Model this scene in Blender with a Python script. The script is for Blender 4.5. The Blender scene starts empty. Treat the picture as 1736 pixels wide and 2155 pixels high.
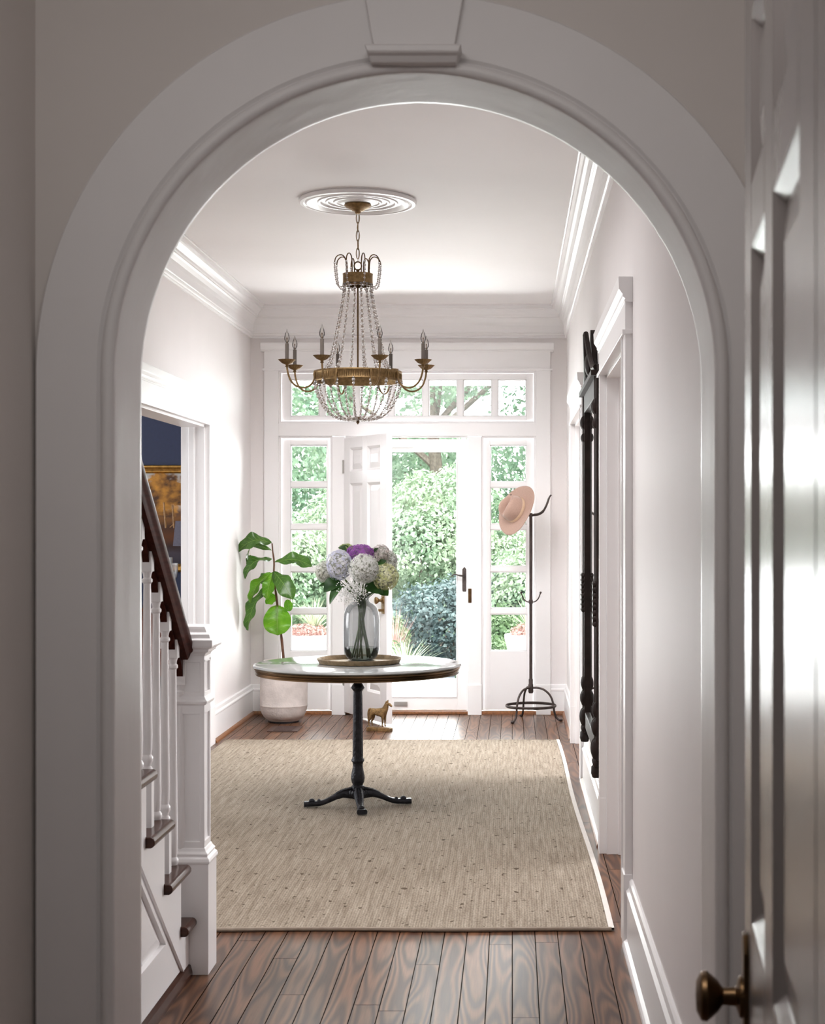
import bpy, bmesh, math, random
import numpy as np
from mathutils import Vector, Matrix, Euler

PI = math.pi
SC = bpy.context.scene
COL = SC.collection
random.seed(7)

# ------------------------------------------------------------------ camera, world, lights, exposure
EYE = 1.45
cam_d = bpy.data.cameras.new('camera')
cam = bpy.data.objects.new('camera', cam_d)
COL.objects.link(cam)
cam.location = (0, 0, EYE)
cam.rotation_euler = (PI / 2, 0, 0)
cam_d.sensor_fit = 'HORIZONTAL'
cam_d.sensor_width = 36.0
cam_d.lens = 3300.0 / 1736.0 * 36.0
cam_d.shift_x = -210.0 / 1736.0
cam_d.shift_y = 22.5 / 1736.0
cam_d.dof.use_dof = True
cam_d.dof.focus_distance = 8.6
cam_d.dof.aperture_fstop = 15.0
cam_d.clip_start = 0.05
cam_d.clip_end = 300
SC.camera = cam

SC.view_settings.view_transform = 'Standard'
SC.view_settings.look = 'None'
SC.view_settings.gamma = 1.0
SC.view_settings.use_curve_mapping = False
SC.view_settings.exposure = 1.2
try:
    SC.cycles.use_denoising = True
    SC.cycles.max_bounces = 12
    SC.cycles.diffuse_bounces = 7
    SC.cycles.glossy_bounces = 4
    SC.cycles.transmission_bounces = 8
    SC.cycles.transparent_max_bounces = 16
    SC.cycles.sample_clamp_indirect = 6.0
    SC.cycles.caustics_reflective = False
    SC.cycles.caustics_refractive = False
except Exception:
    pass

world = bpy.data.worlds.new('sky')
SC.world = world
world.use_nodes = True
wn = world.node_tree
wn.nodes.clear()
wo = wn.nodes.new('ShaderNodeOutputWorld')
wb = wn.nodes.new('ShaderNodeBackground')
wb.inputs[0].default_value = (0.93, 0.97, 1.0, 1)
wb.inputs[1].default_value = 4.6
wn.links.new(wb.outputs[0], wo.inputs[0])

def lamp(name, kind, loc, rot, energy, color=(1, 1, 1), size=None, **kw):
    d = bpy.data.lights.new(name, kind)
    o = bpy.data.objects.new(name, d)
    COL.objects.link(o)
    o.location = loc
    o.rotation_euler = rot
    d.energy = energy
    d.color = color
    if size and kind == 'AREA':
        d.shape = 'RECTANGLE'
        d.size, d.size_y = size
    for k, v in kw.items():
        setattr(d, k, v)
    return o

sun_dir = Vector((-0.55, 0.30, -0.80))
sun = lamp('sun', 'SUN', (6, -3, 12), sun_dir.to_track_quat('-Z', 'Y').to_euler(), 6.5, (1.0, 0.96, 0.9), angle=math.radians(1.5))

# added area lamp boosting daylight through the front windows, tilted up from the porch
lamp('daylight_fill_front', 'AREA', (-0.8, 12.75, 0.58), (math.radians(-90 - 25), 0, 0), 62, (1.0, 0.985, 1.0), (2.4, 1.1))
# added area lamps standing in for the side rooms' unseen windows
lamp('daylight_fill_parlour', 'AREA', (4.25, 9.6, 1.5), (0, PI / 2, 0), 90, (1, 0.98, 0.985), (1.8, 2.0))
lamp('daylight_fill_dining', 'AREA', (-6.3, 9.0, 1.6), (0, -PI / 2, 0), 52, (1, 0.98, 0.985), (1.8, 2.4))
lamp('daylight_fill_transom', 'AREA', (-0.8, 12.38, 2.08), (math.radians(-90 - 19), 0, 0), 52, (1.0, 0.985, 1.0), (2.2, 0.5))  # added uplight outside the transom, brightens the hall ceiling
# added soft fill lamps under the hall ceiling, no fixture there
hall = lamp('hall_fill', 'AREA', (-0.72, 9.45, 3.04), (math.radians(40), 0, 0), 25, (1, 0.975, 0.98), (1.1, 2.2))
hall.data.spread = math.radians(98)
near = lamp('hall_fill_near', 'AREA', (-0.9, 6.0, 3.05), (0, 0, 0), 20, (1, 0.98, 0.985), (1.5, 2.6))
near.data.spread = math.radians(140)
# added fill lamp brightening the passage the camera stands in
lamp('passage_fill', 'AREA', (-0.25, 1.35, 2.7), (math.radians(38), 0, 0), 6.6, (1.0, 0.965, 0.955), (1.0, 0.8))

# ------------------------------------------------------------------ materials
MATS = {}
def mat(name, color, rough=0.5, metal=0.0, var=0.04, vscale=6.0, bump=0.0, bscale=60.0, coat=0.0,
        trans=0.0, spec=0.5, stretch=(1, 1, 1), ior=1.45, sheen=0.0):
    """Principled material with a soft procedural colour variation and optional bump."""
    m = bpy.data.materials.new(name)
    m.use_nodes = True
    nt = m.node_tree
    b = nt.nodes['Principled BSDF']
    tc = nt.nodes.new('ShaderNodeTexCoord')
    mp = nt.nodes.new('ShaderNodeMapping')
    mp.inputs['Scale'].default_value = stretch
    nt.links.new(tc.outputs['Object'], mp.inputs[0])
    nz = nt.nodes.new('ShaderNodeTexNoise')
    nz.inputs['Scale'].default_value = vscale
    nz.inputs['Detail'].default_value = 4
    nt.links.new(mp.outputs[0], nz.inputs['Vector'])
    cr = nt.nodes.new('ShaderNodeValToRGB')
    c = Vector(color)
    cr.color_ramp.elements[0].position = 0.3
    cr.color_ramp.elements[1].position = 0.7
    cr.color_ramp.elements[0].color = (*[max(0, x * (1 - var)) for x in c], 1)
    cr.color_ramp.elements[1].color = (*[min(1, x * (1 + var)) for x in c], 1)
    nt.links.new(nz.outputs['Fac'], cr.inputs[0])
    nt.links.new(cr.outputs[0], b.inputs['Base Color'])
    b.inputs['Roughness'].default_value = rough
    b.inputs['Metallic'].default_value = metal
    b.inputs['IOR'].default_value = ior
    b.inputs['Specular IOR Level'].default_value = spec
    b.inputs['Coat Weight'].default_value = coat
    b.inputs['Coat Roughness'].default_value = 0.12
    b.inputs['Transmission Weight'].default_value = trans
    b.inputs['Sheen Weight'].default_value = sheen
    if bump:
        n2 = nt.nodes.new('ShaderNodeTexNoise')
        n2.inputs['Scale'].default_value = bscale
        n2.inputs['Detail'].default_value = 3
        nt.links.new(mp.outputs[0], n2.inputs['Vector'])
        bp = nt.nodes.new('ShaderNodeBump')
        bp.inputs['Strength'].default_value = bump
        bp.inputs['Distance'].default_value = 0.01
        nt.links.new(n2.outputs['Fac'], bp.inputs['Height'])
        nt.links.new(bp.outputs[0], b.inputs['Normal'])
    MATS[name] = m
    return m

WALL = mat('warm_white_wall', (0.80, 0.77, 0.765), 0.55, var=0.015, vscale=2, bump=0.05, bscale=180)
CEIL = mat('ceiling_paint', (0.84, 0.818, 0.816), 0.7, var=0.02, vscale=1.5)
TRIM = mat('white_trim_paint', (0.84, 0.83, 0.832), 0.3, var=0.01, vscale=3, bump=0.05, bscale=12, stretch=(1, 1, 0.3))
GLOSS = mat('glossy_white_paint', (0.72, 0.70, 0.695), 0.45, var=0.02, vscale=3, bump=0.25, bscale=7, stretch=(1.5, 1.5, 0.5), spec=0.35)
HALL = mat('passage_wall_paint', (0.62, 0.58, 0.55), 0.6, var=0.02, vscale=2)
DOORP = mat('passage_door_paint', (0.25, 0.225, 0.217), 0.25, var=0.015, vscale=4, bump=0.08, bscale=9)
NAVY = mat('navy_wall_paint', (0.012, 0.018, 0.048), 0.6, var=0.08, vscale=40)
BRASS = mat('aged_brass', (0.26, 0.17, 0.08), 0.45, 1.0, var=0.25, vscale=60, bump=0.2, bscale=160)
BRASSD = mat('dark_brass', (0.15, 0.09, 0.045), 0.35, 1.0, var=0.3, vscale=25)
GOLD = mat('gilt_frame', (0.52, 0.30, 0.08), 0.35, 1.0, var=0.3, vscale=30, bump=0.3, bscale=80)
IRON = mat('black_cast_iron', (0.018, 0.018, 0.023), 0.42, 0.4, var=0.4, vscale=40, bump=0.4, bscale=90)
BRONZE = mat('bronze_rod', (0.055, 0.040, 0.036), 0.5, 0.5, var=0.3, vscale=30, bump=0.1, bscale=100)
MAHOG = mat('dark_mahogany', (0.045, 0.012, 0.008), 0.3, var=0.35, vscale=14, stretch=(6, 0.6, 6), spec=0.05)
TREAD = mat('dark_walnut_tread', (0.050, 0.019, 0.012), 0.22, var=0.4, vscale=14, stretch=(0.6, 6, 6), spec=0.25)
SHOE = mat('stained_shoe_moulding', (0.22, 0.09, 0.035), 0.35, var=0.3, vscale=12, stretch=(5, 0.4, 5))
MIRF = mat('espresso_carved_wood', (0.018, 0.010, 0.008), 0.5, var=0.35, vscale=20, bump=0.2, bscale=50, spec=0.3)
MARBLE = mat('white_marble', (0.36, 0.37, 0.365), 0.08, var=0.06, vscale=5, spec=0.25)
CANDLE = mat('grey_candle_sleeve', (0.16, 0.135, 0.115), 0.6, var=0.05)
CRYST = mat('crystal_beads', (0.96, 0.93, 0.92), 0.03, trans=0.82, var=0.02, ior=1.55)
BEADD = mat('antique_bead_links', (0.42, 0.34, 0.29), 0.2, 0.4, var=0.2)
POTM = mat('cement_pot', (0.60, 0.55, 0.52), 0.85, var=0.10, vscale=14, bump=0.3, bscale=70)
HCORE = mat('floret_shadow_green', (0.38, 0.39, 0.33), 0.9, var=0.3, vscale=60)
SOIL = mat('potting_soil', (0.05, 0.035, 0.025), 0.95, var=0.4, vscale=50, bump=0.8, bscale=80)
HATM = mat('blush_felt', (0.42, 0.28, 0.225), 0.9, var=0.06, vscale=120, sheen=0.3)
BAND = mat('cream_hat_band', (0.60, 0.43, 0.30), 0.8, var=0.05, vscale=80)
HORSE = mat('weathered_gold', (0.25, 0.155, 0.065), 0.5, 0.6, var=0.45, vscale=45, bump=0.5, bscale=110)
VENT = mat('dark_floor_vent', (0.055, 0.03, 0.025), 0.4, var=0.2, vscale=30)
STEMB = mat('woody_stem', (0.12, 0.055, 0.03), 0.8, var=0.3, vscale=50, bump=0.3)
STEMG = mat('green_stem', (0.07, 0.12, 0.03), 0.5, var=0.3, vscale=40)
CREAM = mat('cream_soapstone', (0.75, 0.73, 0.70), 0.7, var=0.05)
STONE = mat('pale_porch_stone', (0.72, 0.70, 0.67), 0.8, var=0.06, vscale=4)
PAVE = mat('blue_grey_path_stone', (0.17, 0.19, 0.225), 0.85, var=0.2, vscale=5)
LAWN = mat('lawn_grass', (0.05, 0.09, 0.035), 0.95, var=0.4, vscale=8)
BARK = mat('tree_bark', (0.14, 0.11, 0.09), 0.9, var=0.35, vscale=20, bump=0.6, bscale=30)
SHADE = mat('charcoal_lampshade', (0.065, 0.06, 0.08), 0.85, var=0.12, vscale=60)
DWOOD = mat('mahogany_sideboard', (0.10, 0.028, 0.015), 0.2, var=0.3, vscale=10, stretch=(0.4, 4, 4), coat=0.4)
STEEL = mat('dull_nickel', (0.45, 0.43, 0.41), 0.35, 0.9, var=0.1)
HANDLE = mat('oil_rubbed_bronze', (0.07, 0.055, 0.05), 0.45, 0.6, var=0.3, vscale=60, bump=0.4, bscale=200)
RUGB = mat('rug_binding', (0.36, 0.30, 0.24), 0.9, var=0.1, vscale=40)
RUGW = mat('pale_rug_binding', (0.72, 0.68, 0.64), 0.9, var=0.05, vscale=40)

def foliage(name, c1, c2, scale=3.0, transl=0.35, rough=0.5):
    m = bpy.data.materials.new(name)
    m.use_nodes = True
    nt = m.node_tree
    nt.nodes.clear()
    out = nt.nodes.new('ShaderNodeOutputMaterial')
    mx = nt.nodes.new('ShaderNodeMixShader')
    mx.inputs[0].default_value = transl
    b = nt.nodes.new('ShaderNodeBsdfPrincipled')
    b.inputs['Roughness'].default_value = rough
    t = nt.nodes.new('ShaderNodeBsdfTranslucent')
    tc = nt.nodes.new('ShaderNodeTexCoord')
    nz = nt.nodes.new('ShaderNodeTexNoise')
    nz.inputs['Scale'].default_value = scale
    nz.inputs['Detail'].default_value = 5
    cr = nt.nodes.new('ShaderNodeValToRGB')
    cr.color_ramp.elements[0].position = 0.32
    cr.color_ramp.elements[1].position = 0.68
    cr.color_ramp.elements[0].color = (*c1, 1)
    cr.color_ramp.elements[1].color = (*c2, 1)
    L = nt.links.new
    L(tc.outputs['Object'], nz.inputs['Vector'])
    L(nz.outputs['Fac'], cr.inputs[0])
    L(cr.outputs[0], b.inputs['Base Color'])
    L(cr.outputs[0], t.inputs['Color'])
    L(b.outputs[0], mx.inputs[1])
    L(t.outputs[0], mx.inputs[2])
    L(mx.outputs[0], out.inputs[0])
    return m

FIG = foliage('fig_leaf_green', (0.03, 0.085, 0.012), (0.065, 0.15, 0.022), 9, 0.4, 0.28)
FIG2 = foliage('backlit_fig_leaf_green', (0.06, 0.19, 0.008), (0.13, 0.30, 0.015), 9, 0.5, 0.35)  # brighter copy of the leaf green, back light put into the colour
VEIN = mat('leaf_vein', (0.22, 0.34, 0.08), 0.6, var=0.1)
HLEAF = foliage('hydrangea_leaf_green', (0.012, 0.05, 0.01), (0.04, 0.12, 0.02), 20, 0.25, 0.4)
TREE1 = foliage('maple_leaves', (0.11, 0.19, 0.125), (0.28, 0.36, 0.25), 1.1)
TREE2 = foliage('shade_tree_leaves', (0.09, 0.18, 0.12), (0.24, 0.34, 0.23), 0.9)
TREE3 = foliage('light_shrub_leaves', (0.12, 0.20, 0.12), (0.32, 0.38, 0.26), 1.6)
BLUSH = foliage('blue_green_shrub_leaves', (0.035, 0.06, 0.065), (0.11, 0.155, 0.15), 2.0)
BOX = foliage('boxwood_leaves', (0.05, 0.10, 0.04), (0.12, 0.18, 0.08), 4.0)
GRASSM = foliage('ornamental_grass', (0.22, 0.27, 0.15), (0.38, 0.40, 0.28), 4.0)
PINKF = foliage('pink_sedum', (0.30, 0.14, 0.12), (0.42, 0.27, 0.24), 15.0)

def petals(name, c1, c2, scale=14.0):
    return foliage(name, [min(0.88, x * 1.5) for x in c1], [min(0.88, x * 1.45) for x in c2], scale, 0.2, 0.7)

def glass_mat(name, tint=(0.95, 0.97, 0.96), gloss=0.05, rough=0.0, milk=0.0):
    """thin window glass: lets light straight through and mirrors a little."""
    m = bpy.data.materials.new(name)
    m.use_nodes = True
    nt = m.node_tree
    nt.nodes.clear()
    out = nt.nodes.new('ShaderNodeOutputMaterial')
    mx = nt.nodes.new('ShaderNodeMixShader')
    fr = nt.nodes.new('ShaderNodeFresnel')
    fr.inputs[0].default_value = 1.45
    t = nt.nodes.new('ShaderNodeBsdfTransparent')
    t.inputs[0].default_value = (*tint, 1)
    g = nt.nodes.new('ShaderNodeBsdfGlossy')
    g.inputs['Roughness'].default_value = rough
    nt.links.new(fr.outputs[0], mx.inputs[0])
    nt.links.new(t.outputs[0], mx.inputs[1])
    nt.links.new(g.outputs[0], mx.inputs[2])
    if milk:
        d = nt.nodes.new('ShaderNodeBsdfTranslucent'); d.inputs[0].default_value = (0.75, 0.76, 0.78, 1)
        m2 = nt.nodes.new('ShaderNodeMixShader'); m2.inputs[0].default_value = milk
        nt.links.new(mx.outputs[0], m2.inputs[1]); nt.links.new(d.outputs[0], m2.inputs[2])
        nt.links.new(m2.outputs[0], out.inputs[0])
    else:
        nt.links.new(mx.outputs[0], out.inputs[0])
    return m

PANE = glass_mat('window_glass')
VASEG = glass_mat('smoked_vase_glass', (0.74, 0.75, 0.75), rough=0.1, milk=0.2)
BULBG = glass_mat('bulb_glass', (0.93, 0.92, 0.9))
WATER = glass_mat('vase_water', (0.80, 0.86, 0.80))
MIRROR = mat('mirror_silver', (0.86, 0.86, 0.85), 0.02, 1.0, var=0.01)

def floor_mat():
    m = bpy.data.materials.new('walnut_stained_planks')
    m.use_nodes = True
    nt = m.node_tree
    N, L = nt.nodes.new, nt.links.new
    b = nt.nodes['Principled BSDF']
    tc = N('ShaderNodeTexCoord')
    sep = N('ShaderNodeSeparateXYZ'); L(tc.outputs['Object'], sep.inputs[0])
    com = N('ShaderNodeCombineXYZ')          # planks run along y
    L(sep.outputs['X'], com.inputs['Y'])
    br = N('ShaderNodeTexBrick')
    br.offset = 0.0; br.offset_frequency = 2
    br.inputs['Color1'].default_value = (0, 0, 0, 1)
    br.inputs['Color2'].default_value = (1, 1, 1, 1)
    br.inputs['Mortar'].default_value = (0.5, 0.5, 0.5, 1)
    br.inputs['Scale'].default_value = 1.0
    br.inputs['Mortar Size'].default_value = 0.0016
    br.inputs['Mortar Smooth'].default_value = 0.0
    br.inputs['Bias'].default_value = 0.0
    br.inputs['Brick Width'].default_value = 1.9
    br.inputs['Row Height'].default_value = 0.0795
    L(com.outputs[0], br.inputs['Vector'])
    # per plank offset of the grain
    vm = N('ShaderNodeVectorMath'); vm.operation = 'MULTIPLY'
    vm.inputs[1].default_value = (0, 7.3, 3.1)
    L(br.outputs['Color'], vm.inputs[0])
    row = N('ShaderNodeMath'); row.operation = 'FLOOR'
    dv = N('ShaderNodeMath'); dv.operation = 'DIVIDE'; dv.inputs[1].default_value = 0.0795
    L(sep.outputs['X'], dv.inputs[0]); L(dv.outputs[0], row.inputs[0])
    rw = N('ShaderNodeMath'); rw.operation = 'MULTIPLY'; rw.inputs[1].default_value = 3.7
    L(row.outputs[0], rw.inputs[0])
    jt = N('ShaderNodeTexWhiteNoise'); jt.noise_dimensions = '1D'; L(row.outputs[0], jt.inputs['W'])
    jy = N('ShaderNodeMath'); jy.operation = 'MULTIPLY_ADD'; jy.inputs[1].default_value = 1.9
    L(jt.outputs['Value'], jy.inputs[0]); L(sep.outputs['Y'], jy.inputs[2]); L(jy.outputs[0], com.inputs['X'])
    cz = N('ShaderNodeCombineXYZ'); L(rw.outputs[0], cz.inputs['Z'])
    ad = N('ShaderNodeVectorMath'); ad.operation = 'ADD'
    L(tc.outputs['Object'], ad.inputs[0]); L(cz.outputs[0], ad.inputs[1])
    ad2 = N('ShaderNodeVectorMath'); ad2.operation = 'ADD'
    L(ad.outputs[0], ad2.inputs[0]); L(vm.outputs[0], ad2.inputs[1])
    def MA(op, x, y=None, z=None):
        n = N('ShaderNodeMath'); n.operation = op
        for i_, v_ in enumerate((x, y, z)):
            if v_ is None: continue
            if isinstance(v_, (int, float)): n.inputs[i_].default_value = v_
            else: L(v_, n.inputs[i_])
        return n.outputs[0]
    fx = MA('SUBTRACT', MA('FRACT', dv.outputs[0]), 0.5)
    def noise2(scale, detail):
        mp = N('ShaderNodeMapping'); mp.inputs['Scale'].default_value = scale
        L(ad2.outputs[0], mp.inputs[0])
        n = N('ShaderNodeTexNoise'); n.inputs['Scale'].default_value = 1.0; n.inputs['Detail'].default_value = detail
        L(mp.outputs[0], n.inputs['Vector'])
        return n.outputs['Fac']
    shift = MA('MULTIPLY_ADD', noise2((0.01, 1.6, 1.0), 0), 1.2, -0.6)
    fx2 = MA('ADD', fx, shift)
    u2 = MA('MULTIPLY', fx2, fx2)
    ring = MA('MULTIPLY_ADD', u2, 7.0, MA('MULTIPLY', noise2((0.02, 0.9, 1.0), 1), 12.0))
    ring = MA('ADD', ring, MA('MULTIPLY', noise2((14.0, 1.6, 1.0), 2), 1.6))
    mu = N('ShaderNodeMath'); mu.operation = 'MULTIPLY'; mu.inputs[1].default_value = 1.5
    L(ring, mu.inputs[0])
    fr = N('ShaderNodeMath'); fr.operation = 'PINGPONG'; fr.inputs[1].default_value = 1.0
    L(mu.outputs[0], fr.inputs[0])
    cr = N('ShaderNodeValToRGB')
    e = cr.color_ramp.elements
    e[0].position = 0.2; e[0].color = (0.080, 0.038, 0.023, 1)
    e[1].position = 0.85; e[1].color = (0.20, 0.098, 0.052, 1)
    L(fr.outputs[0], cr.inputs[0])
    # fine pores
    mp2 = N('ShaderNodeMapping'); mp2.inputs['Scale'].default_value = (160, 6, 1)
    L(ad2.outputs[0], mp2.inputs[0])
    n2 = N('ShaderNodeTexNoise'); n2.inputs['Scale'].default_value = 1.0; n2.inputs['Detail'].default_value = 3
    L(mp2.outputs[0], n2.inputs['Vector'])
    m1 = N('ShaderNodeMix'); m1.data_type = 'RGBA'; m1.blend_type = 'MULTIPLY'; m1.inputs[0].default_value = 0.5
    cr2 = N('ShaderNodeValToRGB'); cr2.color_ramp.elements[0].color = (0.45, 0.45, 0.45, 1); cr2.color_ramp.elements[0].position = 0.3
    cr2.color_ramp.elements[1].position = 0.65
    L(n2.outputs['Fac'], cr2.inputs[0])
    L(cr.outputs[0], m1.inputs[6]); L(cr2.outputs[0], m1.inputs[7])
    # plank tone
    m2 = N('ShaderNodeMix'); m2.data_type = 'RGBA'; m2.blend_type = 'MULTIPLY'; m2.inputs[0].default_value = 1.0
    tr = N('ShaderNodeValToRGB'); tr.color_ramp.elements[0].color = (0.68, 0.68, 0.70, 1); tr.color_ramp.elements[1].color = (1.15, 1.1, 1.05, 1)
    L(br.outputs['Color'], tr.inputs[0])
    L(m1.outputs[2], m2.inputs[6]); L(tr.outputs[0], m2.inputs[7])
    m3 = N('ShaderNodeMix'); m3.data_type = 'RGBA'
    L(br.outputs['Fac'], m3.inputs[0]); L(m2.outputs[2], m3.inputs[6]); m3.inputs[7].default_value = (0.006, 0.004, 0.003, 1)
    L(m3.outputs[2], b.inputs['Base Color'])
    rg = N('ShaderNodeMapRange'); rg.inputs[3].default_value = 0.33; rg.inputs[4].default_value = 0.8
    L(br.outputs['Fac'], rg.inputs[0])
    sg = N('ShaderNodeMapRange'); sg.inputs[3].default_value = 0.16; sg.inputs[4].default_value = 0.0
    L(br.outputs['Fac'], sg.inputs[0]); L(sg.outputs[0], b.inputs['Specular IOR Level']); L(rg.outputs[0], b.inputs['Roughness'])
    bp = N('ShaderNodeBump'); bp.inputs['Strength'].default_value = 0.25; bp.inputs['Distance'].default_value = 0.002; bp.invert = True
    L(br.outputs['Fac'], bp.inputs['Height']); L(bp.outputs[0], b.inputs['Normal'])
    b.inputs['Specular IOR Level'].default_value = 0.22
    return m
FLOOR = floor_mat()

def rug_mat():
    m = bpy.data.materials.new('jute_weave')
    m.use_nodes = True
    nt = m.node_tree
    N, L = nt.nodes.new, nt.links.new
    b = nt.nodes['Principled BSDF']
    tc = N('ShaderNodeTexCoord')
    def noise(scale, vec, detail=2):
        mp = N('ShaderNodeMapping'); mp.inputs['Scale'].default_value = vec
        L(tc.outputs['Object'], mp.inputs[0])
        n = N('ShaderNodeTexNoise'); n.inputs['Scale'].default_value = scale; n.inputs['Detail'].default_value = detail
        L(mp.outputs[0], n.inputs['Vector'])
        return n
    # woven knots
    wv = N('ShaderNodeTexVoronoi'); wv.inputs['Scale'].default_value = 1.0; wv.inputs['Randomness'].default_value = 0.35
    mp = N('ShaderNodeMapping'); mp.inputs['Scale'].default_value = (105, 75, 1)
    L(tc.outputs['Object'], mp.inputs[0]); L(mp.outputs[0], wv.inputs['Vector'])
    wr = N('ShaderNodeValToRGB'); wr.color_ramp.elements[0].position = 0.15; wr.color_ramp.elements[1].position = 0.75
    wr.color_ramp.elements[0].color = (1.12, 1.1, 1.08, 1); wr.color_ramp.elements[1].color = (0.50, 0.47, 0.43, 1)
    L(wv.outputs['Distance'], wr.inputs[0])
    st = noise(1.0, (75, 3.5, 1), 3)
    sr = N('ShaderNodeValToRGB'); sr.color_ramp.elements[0].position = 0.3; sr.color_ramp.elements[1].position = 0.68
    sr.color_ramp.elements[0].color = (0.27, 0.225, 0.175, 1); sr.color_ramp.elements[1].color = (0.43, 0.375, 0.305, 1)
    L(st.outputs['Fac'], sr.inputs[0])
    mx = N('ShaderNodeMix'); mx.data_type = 'RGBA'; mx.blend_type = 'MULTIPLY'; mx.inputs[0].default_value = 0.85
    L(sr.outputs[0], mx.inputs[6]); L(wr.outputs[0], mx.inputs[7])
    # dark knots
    kn = noise(1.0, (34, 20, 1), 1.5)
    kr = N('ShaderNodeValToRGB'); kr.color_ramp.elements[0].position = 0.665; kr.color_ramp.elements[1].position = 0.70
    L(kn.outputs['Fac'], kr.inputs[0])
    m2 = N('ShaderNodeMix'); m2.data_type = 'RGBA'
    L(kr.outputs[0], m2.inputs[0]); L(mx.outputs[2], m2.inputs[6]); m2.inputs[7].default_value = (0.10, 0.075, 0.05, 1)
    L(m2.outputs[2], b.inputs['Base Color'])
    b.inputs['Roughness'].default_value = 0.95
    b.inputs['Specular IOR Level'].default_value = 0.15
    bp = N('ShaderNodeBump'); bp.inputs['Strength'].default_value = 0.7; bp.inputs['Distance'].default_value = 0.004; bp.invert = True
    L(wv.outputs['Distance'], bp.inputs['Height']); L(bp.outputs[0], b.inputs['Normal'])
    return m
RUG = rug_mat()

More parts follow.
